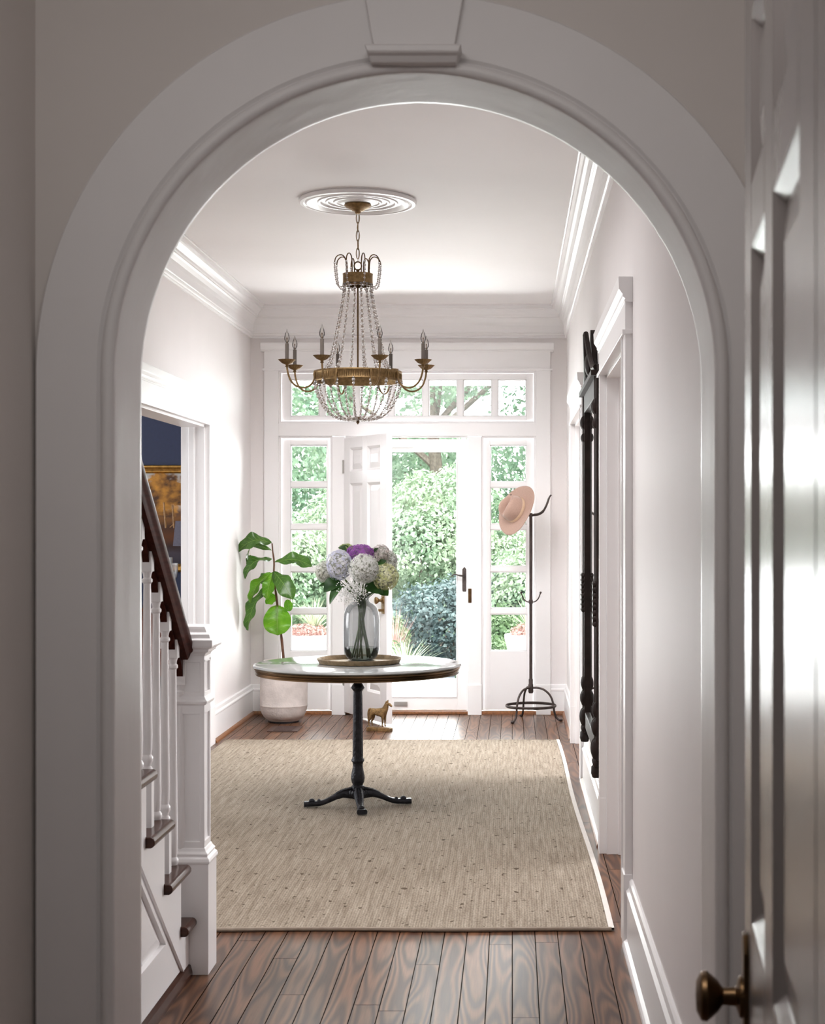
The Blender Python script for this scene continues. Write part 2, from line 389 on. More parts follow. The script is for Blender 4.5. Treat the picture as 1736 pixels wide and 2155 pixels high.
# ------------------------------------------------------------------ mesh builder
class MB:
    def __init__(s):
        s.v = []; s.f = []; s.sm = []
    def add(s, verts, faces, smooth=False):
        o = len(s.v)
        s.v += [tuple(v) for v in verts]
        s.f += [tuple(i + o for i in f) for f in faces]
        s.sm += [smooth] * len(faces)
        return s
    def box(s, x0, x1, y0, y1, z0, z1, M=None):
        vs = [Vector((x, y, z)) for z in (z0, z1) for y in (y0, y1) for x in (x0, x1)]
        if M: vs = [M @ v for v in vs]
        return s.add(vs, [(0, 2, 3, 1), (4, 5, 7, 6), (0, 1, 5, 4), (2, 6, 7, 3), (0, 4, 6, 2), (1, 3, 7, 5)])
    def lathe(s, prof, n=32, c=(0, 0, 0), M=None, smooth=True, squash=None):
        vs = []; fs = []
        for r, z in prof:
            for k in range(n):
                a = 2 * PI * k / n
                v = Vector((r * math.cos(a), r * math.sin(a), z))
                if squash: v = squash(v)
                if M: v = M @ v
                vs.append(v + Vector(c))
        m = len(prof)
        for i in range(m - 1):
            for k in range(n):
                k2 = (k + 1) % n
                fs.append((i * n + k, i * n + k2, (i + 1) * n + k2, (i + 1) * n + k))
        closed_ = tuple(prof[0]) == tuple(prof[-1])
        if prof[0][0] > 1e-4 and not closed_: fs.append(tuple(reversed(range(n))))
        if prof[-1][0] > 1e-4 and not closed_: fs.append(tuple((m - 1) * n + k for k in range(n)))
        return s.add(vs, fs, smooth)
    def tube(s, pts, r, n=10, smooth=True, flat=1.0, closed=False):
        pts = [Vector(p) for p in pts]
        m = len(pts)
        rs = [r] * m if not hasattr(r, '__len__') else list(r)
        T = []
        for i in range(m):
            if closed: t = pts[(i + 1) % m] - pts[i - 1]
            else: t = pts[min(i + 1, m - 1)] - pts[max(i - 1, 0)]
            T.append(t.normalized())
        up = Vector((0, 0, 1)) if abs(T[0].z) < 0.9 else Vector((1, 0, 0))
        N = (up - T[0] * up.dot(T[0])).normalized()
        vs = []
        for i in range(m):
            N = (N - T[i] * N.dot(T[i])).normalized()
            B = T[i].cross(N)
            for k in range(n):
                a = 2 * PI * k / n
                vs.append(pts[i] + N * math.cos(a) * rs[i] + B * math.sin(a) * rs[i] * flat)
        fs = []
        mm = m if closed else m - 1
        for i in range(mm):
            j = (i + 1) % m
            for k in range(n):
                k2 = (k + 1) % n
                fs.append((i * n + k, i * n + k2, j * n + k2, j * n + k))
        if not closed:
            fs.append(tuple(reversed(range(n)))); fs.append(tuple((m - 1) * n + k for k in range(n)))
        return s.add(vs, fs, smooth)
    def prism(s, poly, a, b, fn, smooth=False):
        """poly: (u, v) points, extruded between w=a and w=b; fn(u, v, w) -> point."""
        n = len(poly)
        vs = [fn(u, v, a) for u, v in poly] + [fn(u, v, b) for u, v in poly]
        fs = [tuple(reversed(range(n))), tuple(range(n, 2 * n))]
        for i in range(n):
            j = (i + 1) % n
            fs.append((i, j, n + j, n + i))
        return s.add(vs, fs, smooth)
    def mould(s, prof, p0, p1, out, m0=0, m1=0):
        """prof (a from wall, b up) run from p0 to p1; m0/m1 mitre the ends (+1 shortens with a)."""
        p0 = Vector(p0); p1 = Vector(p1); out = Vector(out); up = Vector((0, 0, 1)); d = (p1 - p0).normalized()
        n = len(prof)
        vs = [p0 + out * a + up * b + d * a * m0 for a, b in prof] + [p1 + out * a + up * b - d * a * m1 for a, b in prof]
        fs = [tuple(range(n)), tuple(reversed(range(n, 2 * n)))]
        for i in range(n):
            j = (i + 1) % n
            fs.append((i, n + i, n + j, j))
        return s.add(vs, fs)
    def ball(s, c, r, seg=8, ring=6, sc=(1, 1, 1), M=None):
        prof = [(max(r * math.sin(PI * i / ring), 0.0), -r * math.cos(PI * i / ring)) for i in range(ring + 1)]
        vs = []; fs = []
        c = Vector(c)
        vs.append(Vector((0, 0, -r)))
        for i in range(1, ring):
            for k in range(seg):
                a = 2 * PI * k / seg
                vs.append(Vector((prof[i][0] * math.cos(a), prof[i][0] * math.sin(a), prof[i][1])))
        vs.append(Vector((0, 0, r)))
        vs = [Vector((v.x * sc[0], v.y * sc[1], v.z * sc[2])) for v in vs]
        if M: vs = [M @ v for v in vs]
        vs = [v + c for v in vs]
        for k in range(seg):
            k2 = (k + 1) % seg
            fs.append((0, 1 + k2, 1 + k))
            for i in range(ring - 2):
                a = 1 + i * seg
                fs.append((a + k, a + k2, a + seg + k2, a + seg + k))
            a = 1 + (ring - 2) * seg
            fs.append((a + k, a + k2, len(vs) - 1))
        return s.add(vs, fs, True)
    def build(s, name, m, parent=None, world=True, bevel=0.0, kind=None, label=None, angle=40, fix=True):
        me = bpy.data.meshes.new(name)
        off = Vector((0, 0, 0))
        if parent is not None and world:
            p = parent
            while p is not None:
                off += p.location
                p = p.parent
        me.from_pydata([Vector(v) - off for v in s.v], [], s.f)
        me.polygons.foreach_set('use_smooth', s.sm)
        if fix:
            bm = bmesh.new(); bm.from_mesh(me)
            bmesh.ops.recalc_face_normals(bm, faces=bm.faces)
            bm.to_mesh(me); bm.free()
        me.update()
        if any(s.sm):
            try: me.set_sharp_from_angle(angle=math.radians(angle))
            except Exception: pass
        me.materials.append(m)
        o = bpy.data.objects.new(name, me)
        COL.objects.link(o)
        if parent is not None: o.parent = parent
        if bevel:
            bv = o.modifiers.new('bevel', 'BEVEL'); bv.width = bevel; bv.segments = 2; bv.limit_method = 'ANGLE'
        if kind: o['kind'] = kind
        if label: o['label'] = label
        return o

def tag(o, label, cat, group=None, kind=None):
    o['label'] = label; o['category'] = cat
    if group: o['group'] = group
    if kind: o['kind'] = kind
    return o

def thing(name, label, cat, loc=(0, 0, 0), group=None, kind=None, rz=0):
    o = bpy.data.objects.new(name, None)
    COL.objects.link(o)
    o.location = loc
    o.rotation_euler = (0, 0, rz)
    o.empty_display_size = 0.1
    return tag(o, label, cat, group, kind)

def struct(mb, name, m, label=None, cat=None, bevel=0.0):
    o = mb.build(name, m, bevel=bevel, kind='structure')
    if label: o['label'] = label
    if cat: o['category'] = cat
    return o

def bez(p0, p1, p2, p3, n=12):
    p0, p1, p2, p3 = map(Vector, (p0, p1, p2, p3))
    return [p0 * (1 - t) ** 3 + p1 * 3 * t * (1 - t) ** 2 + p2 * 3 * t * t * (1 - t) + p3 * t ** 3 for t in [i / n for i in range(n + 1)]]

def smooth_path(pts, n=6):
    pts = [Vector(p) for p in pts]
    out = []
    for i in range(len(pts) - 1):
        p0 = pts[max(i - 1, 0)]; p1 = pts[i]; p2 = pts[i + 1]; p3 = pts[min(i + 2, len(pts) - 1)]
        for k in range(n):
            t = k / n
            out.append(0.5 * ((2 * p1) + (p2 - p0) * t + (2 * p0 - 5 * p1 + 4 * p2 - p3) * t * t + (3 * p1 - p0 - 3 * p2 + p3) * t ** 3))
    out.append(pts[-1])
    return out

# ------------------------------------------------------------------ the place: constants
FY = 11.87          # far wall
XL, XR = -1.98, 0.412
CZ = 3.09           # foyer ceiling
AY0, AY1 = 2.976, 3.143
ACX, AR, ASZ = -0.184, 0.565, 1.732

# floor
struct(MB().box(-6.2, 4.2, -2.0, FY + 0.15, -0.12, 0.0), 'floor', FLOOR, 'dark stained plank floor running toward the front door', 'floor')

# ceiling
struct(MB().box(-6.2, 4.2, AY0 + 0.02, FY + 0.15, CZ, CZ + 0.2), 'ceiling', CEIL, 'smooth white entry hall ceiling', 'ceiling')
struct(MB().box(-0.98, 0.75, -2.0, AY0 + 0.02, 2.75, 2.95), 'ceiling_passage', CEIL, 'ceiling of the near passage above the view', 'ceiling')

# far wall around the entry unit
UX0, UX1, UZ = -1.766, 0.18, 2.60
w = MB()
w.box(XL - 0.15, UX0, FY, FY + 0.15, 0, CZ).box(UX1, XR + 0.14, FY, FY + 0.15, 0, CZ).box(UX0, UX1, FY, FY + 0.15, UZ, CZ)
struct(w, 'wall_back', WALL, 'white wall around the front door', 'wall')
# left foyer wall with the dining room opening (y 7.8 - 10.1)
LO0, LO1, OH = 7.8, 10.1, 2.083
w = MB()
w.box(XL - 0.15, XL, AY1, LO0, 0, CZ).box(XL - 0.15, XL, LO1, FY, 0, CZ).box(XL - 0.15, XL, LO0, LO1, OH, CZ)
struct(w, 'wall_left', WALL, 'white left wall with the dining room opening', 'wall')
# right foyer wall with two openings
R1, R2 = (5.49, 6.87), (8.9, 10.3)
w = MB()
for a, b in ((AY1, R1[0]), (R1[1], R2[0]), (R2[1], FY)):
    w.box(XR, XR + 0.14, a, b, 0, CZ)
for a, b in (R1, R2):
    w.box(XR, XR + 0.14, a, b, 2.10, CZ)
struct(w, 'wall_right', WALL, 'white right wall with two doorways', 'wall')

# arch wall between passage and foyer
def arch_wall():
    m = MB()
    n = 64
    top = CZ
    xs0, xs1 = XL - 0.15, XR + 0.5
    arc = [(ACX + AR * math.cos(PI - PI * i / n), ASZ + AR * math.sin(PI - PI * i / n)) for i in range(n + 1)]
    for y, fl in ((AY0, 1), (AY1, -1)):
        vs = []; fs = []
        for (x, z) in arc:
            vs.append((x, y, z)); vs.append((x, y, top))
        for i in range(n):
            fs.append((2 * i, 2 * i + 2, 2 * i + 3, 2 * i + 1))
        m.add(vs, fs)
        m.add([(xs0, y, 0), (ACX - AR, y, 0), (ACX - AR, y, top), (xs0, y, top)], [(0, 1, 2, 3)])
        m.add([(xs1, y, 0), (ACX + AR, y, 0), (ACX + AR, y, top), (xs1, y, top)], [(0, 1, 2, 3)])
    path = [(ACX - AR, 0)] + arc + [(ACX + AR, 0)]
    m.add([(xs0, AY0, 0), (xs0, AY1, 0), (xs0, AY1, top), (xs0, AY0, top)], [(0, 1, 2, 3)])
    m.add([(xs1, AY0, 0), (xs1, AY1, 0), (xs1, AY1, top), (xs1, AY0, top)], [(0, 1, 2, 3)])
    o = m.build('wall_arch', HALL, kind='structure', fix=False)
    tag(o, 'wall holding the round arch between passage and entry hall', 'wall')
    # the arch lining: boards around the opening, slightly proud
    li = MB()
    vs = []; fs = []
    t = 0.004
    full = [(-1, 0, 0.0)] + [(math.cos(PI - PI * i / n), math.sin(PI - PI * i / n), ASZ) for i in range(n + 1)] + [(1, 0, 0.0)]
    for i, (cx, cz, z0) in enumerate(full):
        for rr, y in ((AR, AY0 - 0.012), (AR, AY1 + 0.012), (AR + 0.02, AY1 + 0.012), (AR + 0.02, AY0 - 0.012)):
            vs.append((ACX + rr * cx, y, z0 + rr * cz))
    for i in range(len(full) - 1):
        for k in range(4):
            k2 = (k + 1) % 4
            fs.append((i * 4 + k, (i + 1) * 4 + k, (i + 1) * 4 + k2, i * 4 + k2))
    li.add(vs, fs, True)
    o = li.build('trim_1', GLOSS, kind='structure', angle=30)
    tag(o, 'glossy white curved lining of the arch opening', 'arch lining')
arch_wall()

def arch_sweep(mb, prof, yface, sgn, n=64):
    """prof: (radial offset, projection) closed polygon; sgn -1 projects toward camera."""
    full = [(-1, 0, 0.0)] + [(math.cos(PI - PI * i / n), math.sin(PI - PI * i / n), ASZ) for i in range(n + 1)] + [(1, 0, 0.0)]
    vs = []; fs = []
    k = len(prof)
    for cx, cz, z0 in full:
        for ro, pr in prof:
            r = AR + ro
            vs.append((ACX + r * cx, yface + sgn * pr, z0 + r * cz))
    for i in range(len(full) - 1):
        for j in range(k):
            j2 = (j + 1) % k
            fs.append((i * k + j, (i + 1) * k + j, (i + 1) * k + j2, i * k + j2))
    return mb.add(vs, fs, True)
bead = [(0.0, 0.012)] + [(0.0125 - 0.0125 * math.cos(t * PI / 10), 0.022 + 0.014 * math.sin(t * PI / 10)) for t in range(11)] + [(0.0265, 0.0165), (0.0285, 0.0155),
        (0.0310, 0.0180), (0.0335, 0.0215), (0.0350, 0.0225), (0.147, 0.0225), (0.150, 0.0195), (0.150, 0.0)]
for nm, yf, sg, lb in (('trim_2', AY0, -1, 'wide flat white arch casing with inner bead facing the camera'), ('trim_3', AY1, 1, 'arch casing on the entry hall side')):
    mb = MB(); arch_sweep(mb, bead, yf, sg)
    tag(mb.build(nm, GLOSS if sg < 0 else TRIM, kind='structure', angle=24), lb, 'arch casing')

# keystones with their caps
def keystone(name, yf, sg, label):
    m = MB()
    zb, zt = 2.335, 2.50
    xb0, xb1, xt0, xt1 = ACX - 0.0745, ACX + 0.0745, ACX - 0.103, ACX + 0.103
    m.prism([(xb0, zb), (xb1, zb), (xt1, zt), (xt0, zt)], yf + sg * 0.018, yf + sg * 0.042, lambda u, v, w_: (u, w_, v))
    k = m.build(name, GLOSS if sg < 0 else TRIM, kind='structure', bevel=0.002)
    tag(k, label, 'keystone')
    c = MB()
    # cap: shelf with a curved underside
    prof = [(0.0, 0.030), (0.058, 0.030), (0.062, 0.026), (0.062, 0.016), (0.058, 0.013), (0.050, 0.010), (0.040, 0.0), (0.0, 0.0)]
    vs = []; fs = []
    x0, x1 = ACX - 0.09, ACX + 0.09
    for x, s in ((x0, 1), (x1, -1)):
        for a, b in prof:
            vs.append((x + s * (0.030 - b) * 0.35, yf + sg * (0.018 + a), 2.306 + b))
    n = len(prof)
    fs.append(tuple(range(n))); fs.append(tuple(range(n, 2 * n)))
    for i in range(n):
        fs.append((i, (i + 1) % n, n + (i + 1) % n, n + i))
    c.add(vs, fs)
    c.build('keystone_cap', GLOSS if sg < 0 else TRIM, parent=k, bevel=0.002, kind='structure')
keystone('trim_4', AY0, -1, 'tapered keystone block at the top of the arch facing the camera')
keystone('trim_5', AY1, 1, 'tapered keystone block on the far side of the arch')

# passage walls
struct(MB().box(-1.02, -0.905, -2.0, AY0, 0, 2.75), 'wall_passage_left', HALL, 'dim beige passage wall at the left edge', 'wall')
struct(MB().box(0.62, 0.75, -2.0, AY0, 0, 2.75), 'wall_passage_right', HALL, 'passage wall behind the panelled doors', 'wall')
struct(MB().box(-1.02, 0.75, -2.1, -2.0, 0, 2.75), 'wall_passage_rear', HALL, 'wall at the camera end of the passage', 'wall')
# dining room
w = MB().box(-6.2, XL - 0.15, 11.6, 11.7, 0, CZ)
struct(w, 'wall_dining_back', NAVY, 'navy blue dining room wall behind the painting', 'wall')
w = MB()
w.box(-6.2, -6.05, 6.4, 11.6, 0, 0.7).box(-6.2, -6.05, 6.4, 11.6, 2.5, CZ).box(-6.2, -6.05, 6.4, 7.8, 0.7, 2.5).box(-6.2, -6.05, 10.2, 11.6, 0.7, 2.5)
struct(w, 'wall_dining_left', NAVY, 'navy side wall of the dining room with a window opening', 'wall')
struct(MB().box(-6.2, XL - 0.15, 6.3, 6.4, 0, CZ), 'wall_dining_near', NAVY, 'navy near wall of the dining room', 'wall')
# parlour on the right
w = MB()
w.box(4.0, 4.15, 4.3, 11.9, 0, 0.6).box(4.0, 4.15, 4.3, 11.9, 2.4, CZ).box(4.0, 4.15, 4.3, 8.5, 0.6, 2.4).box(4.0, 4.15, 10.7, 11.9, 0.6, 2.4)
struct(w, 'wall_parlour_right', WALL, 'outer wall of the parlour with a window opening', 'wall')
struct(MB().box(XR + 0.14, 4.0, 4.2, 4.3, 0, CZ), 'wall_parlour_near', WALL, 'near wall of the parlour', 'wall')
struct(MB().box(XR + 0.14, 4.0, FY, FY + 0.15, 0, CZ), 'wall_parlour_back', WALL, 'far wall of the parlour', 'wall')

# ------------------------------------------------------------------ crown mouldings
crown = [(0, 0), (0, -0.245), (0.012, -0.245), (0.016, -0.236), (0.012, -0.228), (0.020, -0.222), (0.024, -0.212), (0.018, -0.205), (0.022, -0.198),
         (0.024, -0.150), (0.032, -0.128), (0.046, -0.105), (0.056, -0.098), (0.056, -0.090), (0.064, -0.086), (0.066, -0.074),
         (0.078, -0.058), (0.092, -0.046), (0.098, -0.036), (0.112, -0.034), (0.114, -0.012), (0.120, -0.010), (0.120, 0)]
for i, (p0, p1, out, m0, m1, lb) in enumerate((
        ((XL, FY, CZ), (XR, FY, CZ), (0, -1, 0), 1, 1, 'crown moulding above the front door'),
        ((XL, AY1, CZ), (XL, FY, CZ), (1, 0, 0), 0, 1, 'crown moulding along the left wall'),
        ((XR, AY1, CZ), (XR, FY, CZ), (-1, 0, 0), 0, 1, 'crown moulding along the right wall'))):
    struct(MB().mould(crown, p0, p1, out, m0, m1), 'trim_%d' % (6 + i), TRIM, lb, 'crown moulding')

# baseboards with brown shoe
bprof = [(0, 0), (0.020, 0), (0.020, 0.176), (0.023, 0.180), (0.023, 0.190), (0.014, 0.200), (0.012, 0.222), (0.006, 0.230), (0, 0.230)]
shoe = [(0.020, 0), (0.036, 0), (0.035, 0.010), (0.030, 0.018), (0.020, 0.026)]
def baseboard(name, runs, label, shoe_m=SHOE):
    m = MB(); s = MB()
    for p0, p1, out, m0, m1 in runs:
        m.mould(bprof, p0, p1, out, m0, m1); s.mould(shoe, p0, p1, out, m0, m1)
    o = struct(m, name, TRIM, label, 'baseboard')
    s.build('shoe_moulding', shoe_m, parent=o, kind='structure', label='brown stained shoe moulding')
baseboard('baseboard_left', [((XL, LO1 + 0.22, 0), (XL, FY, 0), (1, 0, 0), 0, 1), ((XL, 5.2, 0), (XL, LO0 - 0.13, 0), (1, 0, 0), 0, 0)], 'white baseboard along the left wall behind the plant pot')
baseboard('baseboard_right', [((XR, R2[1] + 0.13, 0), (XR, FY, 0), (-1, 0, 0), 0, 1), ((XR, R1[1] + 0.13, 0), (XR, R2[0] - 0.13, 0), (-1, 0, 0), 0, 0)], 'white baseboard along the right wall under the mirror')
baseboard('baseboard_back', [((XL, FY, 0), (UX0 - 0.108, FY, 0), (0, -1, 0), 1, 0), ((UX1 + 0.108, FY, 0), (XR, FY, 0), (0, -1, 0), 0, 1)], 'short white baseboards beside the entry casing')
baseboard('baseboard_near', [((XR, AY1, 0), (XR, R1[0] - 0.12, 0), (-1, 0, 0), 0, 0)], 'glossy white baseboard on the right wall near the arch', TRIM)

# doorway casings in the side walls
def side_casing(name, xw, sx, y0, y1, ztop, thick, label, lw=0.12, fw=0.12):
    """xw wall face, sx direction into the foyer."""
    m = MB()
    def bx(a0, a1, ya, yb, z0, z1):
        xa, xb = xw + sx * a0, xw + sx * a1
        m.box(min(xa, xb), max(xa, xb), ya, yb, z0, z1)
    for ya, yb, inn in ((y0 - lw, y0, 1), (y1, y1 + fw, -1)):
        bx(0, 0.026, ya, yb, 0, ztop)
        # raised inner bead and plinth
        yy = (yb - 0.014, yb + 0.002) if inn == 1 else (ya - 0.002, ya + 0.014)
        bx(0, 0.032, yy[0], yy[1], 0, ztop)
        bx(0, 0.031, ya - 0.003, yb, 0, 0.245)
    bx(0, 0.026, y0 - lw, y1 + fw, ztop, 2.225)
    bx(0, 0.036, y0 - lw - 0.006, y1 + fw + 0.006, ztop - 0.004, ztop + 0.012)
    corn = [(0, 2.205), (0.028, 2.205), (0.030, 2.212), (0.026, 2.216), (0.034, 2.222), (0.036, 2.232), (0.048, 2.250), (0.050, 2.292), (0, 2.292)]
    m.mould([(a, b) for a, b in corn], (xw, y0 - lw - 0.012, 0), (xw, y1 + fw + 0.012, 0), (sx, 0, 0))
    # lining of the opening
    a, b = xw, xw - sx * thick
    xa, xb = min(a, b), max(a, b)
    m.box(xa, xb, y0 - 0.001, y0 + 0.018, 0, ztop)
    m.box(xa, xb, y1 - 0.018, y1 + 0.001, 0, ztop)
    m.box(xa, xb, y0, y1, ztop - 0.018, ztop + 0.001)
    # stop bead
    xm = xa + 0.05
    m.box(xm, xm + 0.035, y1 - 0.028, y1 - 0.017, 0, ztop)
    m.box(xm, xm + 0.035, y0 + 0.017, y0 + 0.028, 0, ztop)
    return struct(m, name, TRIM, label, 'door casing', bevel=0.0015)
side_casing('trim_9', XL, 1, LO0, LO1, OH, 0.15, 'white casing and lining of the dining room opening', fw=0.20)
side_casing('trim_10', XR, -1, R1[0], R1[1], 2.10, 0.14, 'white casing of the right doorway nearer the arch')
side_casing('trim_11', XR, -1, R2[0], R2[1], 2.10, 0.14, 'white casing of the right doorway beyond the mirror')

# ------------------------------------------------------------------ the entry unit on the far wall
ML, MR = (-1.36, -1.263), (-0.334, -0.234)
m = MB()
CF = FY - 0.03
m.box(UX0 - 0.108, UX0, CF, FY, 0, UZ + 0.01)
m.box(UX1, UX1 + 0.108, CF, FY, 0, UZ + 0.01)
m.box(UX0 - 0.108, UX1 + 0.108, CF, FY, UZ + 0.01, 2.75)
m.box(UX0 - 0.122, UX1 + 0.122, CF - 0.010, FY, UZ - 0.002, UZ + 0.014)
corn = [(0, 2.742), (0.034, 2.742), (0.037, 2.750), (0.032, 2.755), (0.042, 2.764), (0.052, 2.784), (0.056, 2.800), (0.056, 2.808), (0, 2.808)]
m.mould(corn, (UX0 - 0.134, FY, 0), (UX1 + 0.134, FY, 0), (0, -1, 0))
for x0, x1 in ((UX0 - 0.108, UX0), (UX1, UX1 + 0.108)):
    m.box(x0 - 0.001, x1 + 0.002, CF - 0.008, FY, 0.0, 0.225)
struct(m, 'trim_12', TRIM, 'white outer casing and cornice around the front door unit', 'door casing', bevel=0.0015)
m = MB()
for x0, x1 in (ML, MR):
    m.box(x0, x1, CF + 0.002, FY + 0.15, 0, 2.10)
    m.box(x0 - 0.002, x1 + 0.002, CF - 0.012, FY, 0, 0.225)
m.box(UX0, UX1, CF + 0.002, FY + 0.15, 2.105, 2.200)
# small stepped inner edges around the openings
def rim(m, x0, x1, z0, z1, y0, t=0.018, d=0.012, bottom=True):
    m.box(x0, x0 + t, y0, y0 + d, z0, z1); m.box(x1 - t, x1, y0, y0 + d, z0, z1)
    m.box(x0 + t, x1 - t, y0, y0 + d, z1 - t, z1)
    if bottom: m.box(x0 + t, x1 - t, y0, y0 + d, z0, z0 + t)
rim(m, UX0, ML[0], 0.03, 2.105, FY - 0.004, bottom=False)
rim(m, MR[1], UX1, 0.03, 2.105, FY - 0.004, bottom=False)
rim(m, UX0, UX1, 2.20, UZ, FY - 0.004)
rim(m, ML[1], MR[0], 0.0, 2.105, FY + 0.002, t=0.012, bottom=False)
struct(m, 'trim_13', TRIM, 'white posts and rail between door, sidelights and transom', 'mullion', bevel=0.0012)

SY0, SY1 = FY + 0.015, FY + 0.055
def sash(name, x0, x1, z0, z1, panes, label, solid_below=None):
    """panes: list of (x0, x1, z0, z1) holes in a grid; frame made of stiles, rails and muntins."""
    m = MB(); g = MB()
    xs = sorted({p[0] for p in panes}); xe = sorted({p[1] for p in panes})
    zs = sorted({p[2] for p in panes}); ze = sorted({p[3] for p in panes})
    xe_prev = x0
    cuts_x = []
    for a, b in zip(xs, xe):
        cuts_x.append((xe_prev, a)); xe_prev = b
    cuts_x.append((xe_prev, x1))
    for i, (a, b) in enumerate(cuts_x):
        inner = 0 < i < len(cuts_x) - 1
        m.box(a, b, SY0 + (0.008 if inner else 0), SY1, z0, z1)
    prev = z0
    rows = []
    for a, b in zip(zs, ze):
        rows.append((prev, a)); prev = b
    rows.append((prev, z1))
    for i, (a, b) in enumerate(rows):
        inner = 0 < i < len(rows) - 1
        m.box(xs[0], xe[-1], SY0 + (0.008 if inner else 0), SY1, a, b)
    # glazing beads
    for (a, b, c, d) in panes:
        for q in ((a, a + 0.008, c, d), (b - 0.008, b, c, d), (a, b, c, c + 0.008), (a, b, d - 0.008, d)):
            m.box(q[0], q[1], SY0 + 0.016, SY1 - 0.004, q[2], q[3])
        g.box(a + 0.002, b - 0.002, SY0 + 0.024, SY0 + 0.028, c + 0.002, d - 0.002)
    o = struct(m, name, TRIM, label, 'window', bevel=0.0015)
    g.build('glazing', PANE, parent=o, kind='structure')
    return o
zt = [2.040 - 0.3203 * i for i in range(5)]
sash('window_1', UX0 + 0.018, ML[0] - 0.018, 0.03, 2.088, [(-1.683, -1.403, z - 0.2825, z) for z in zt], 'left sidelight of five stacked panes beside the open door')
sash('window_2', MR[1] + 0.018, UX1 - 0.018, 0.03, 2.088, [(-0.168, 0.109, z - 0.2825, z) for z in zt], 'right sidelight of five stacked panes behind the coat stand')
sash('window_3', UX0 + 0.018, UX1 - 0.018, 2.218, UZ - 0.018, [(-1.683 + 0.2619 * i, -1.683 + 0.2619 * i + 0.2194, 2.256, 2.536) for i in range(7)], 'seven pane transom window over the front door')
# outside head board seen as the bright band on top of the transom panes
struct(MB().box(UX0 - 0.1, UX1 + 0.1, FY + 0.13, FY + 0.17, 2.502, 2.72), 'trim_14', TRIM, 'white outside head board behind the transom', 'head board')
# threshold
struct(MB().box(ML[1], MR[0], FY - 0.01, FY + 0.2, 0.0, 0.022), 'trim_15', SHOE, 'brown wooden door threshold', 'threshold', bevel=0.004)
s = MB()
s.mould([(0, 0), (0.03, 0), (0.028, 0.014), (0.018, 0.024), (0, 0.028)], (UX0, FY + 0.01, 0), (ML[0], FY + 0.01, 0), (0, -1, 0))
s.mould([(0, 0), (0.03, 0), (0.028, 0.014), (0.018, 0.024), (0, 0.028)], (MR[1], FY + 0.01, 0), (UX1, FY + 0.01, 0), (0, -1, 0))
struct(s, 'trim_16', SHOE, 'brown shoe moulding under both sidelights', 'shoe moulding')

# storm door (closed, outside)
m = MB()
dx0, dx1, dy = ML[1] + 0.006, MR[0] - 0.006, FY + 0.09
m.box(dx0, dx0 + 0.075, dy, dy + 0.035, 0.025, 2.085); m.box(dx1 - 0.078, dx1, dy, dy + 0.035, 0.025, 2.085)
m.box(dx0 + 0.075, dx1 - 0.078, dy, dy + 0.035, 2.0, 2.085); m.box(dx0 + 0.075, dx1 - 0.078, dy, dy + 0.035, 0.025, 0.115)
rim(m, dx0 + 0.075, dx1 - 0.078, 0.115, 2.0, dy - 0.006, t=0.010, d=0.02)
sd = struct(m, 'door_2', TRIM, 'white full glass storm door closed behind the open front door', 'storm door', bevel=0.002)
MB().box(dx0 + 0.08, dx1 - 0.083, dy + 0.014, dy + 0.019, 0.12, 1.995).build('glass', PANE, parent=sd, kind='structure')
h = MB()
hx = -0.366
h.prism([(-0.011, -0.09), (0.011, -0.09), (0.015, -0.08), (0.015, 0.08), (0.0, 0.098), (-0.015, 0.08), (-0.015, -0.08)], dy - 0.008, dy, lambda u, v, w_: (hx + u, w_, 1.015 + v))
h.tube(smooth_path([(hx, dy - 0.004, 1.045), (hx - 0.006, dy - 0.045, 1.045), (hx - 0.04, dy - 0.05, 1.050), (hx - 0.075, dy - 0.05, 1.056), (hx - 0.098, dy - 0.05, 1.040)]), [0.007] * 12 + [0.0055] * 8 + [0.004] * 5, 8)
h.build('door_handle', HANDLE, parent=sd, kind='structure', label='dark hammered lever handle')
c_ = MB().box(dx0 + 0.30, dx0 + 0.50, dy - 0.03, dy, 2.02, 2.055)
c_.build('door_closer', CREAM, parent=sd, kind='structure')
c2_ = MB().box(-0.90, -0.80, dy - 0.014, dy, 0.055, 0.085)
c2_.build('kick_latch', STEEL, parent=sd, kind='structure')
MB().box(MR[0] + 0.0005, MR[0] + 0.026, CF - 0.002, CF + 0.004, 0.845, 0.952).build('strike_plate', BRASSD, parent=bpy.data.objects['trim_13'], kind='structure', label='brass strike plate', bevel=0.001)

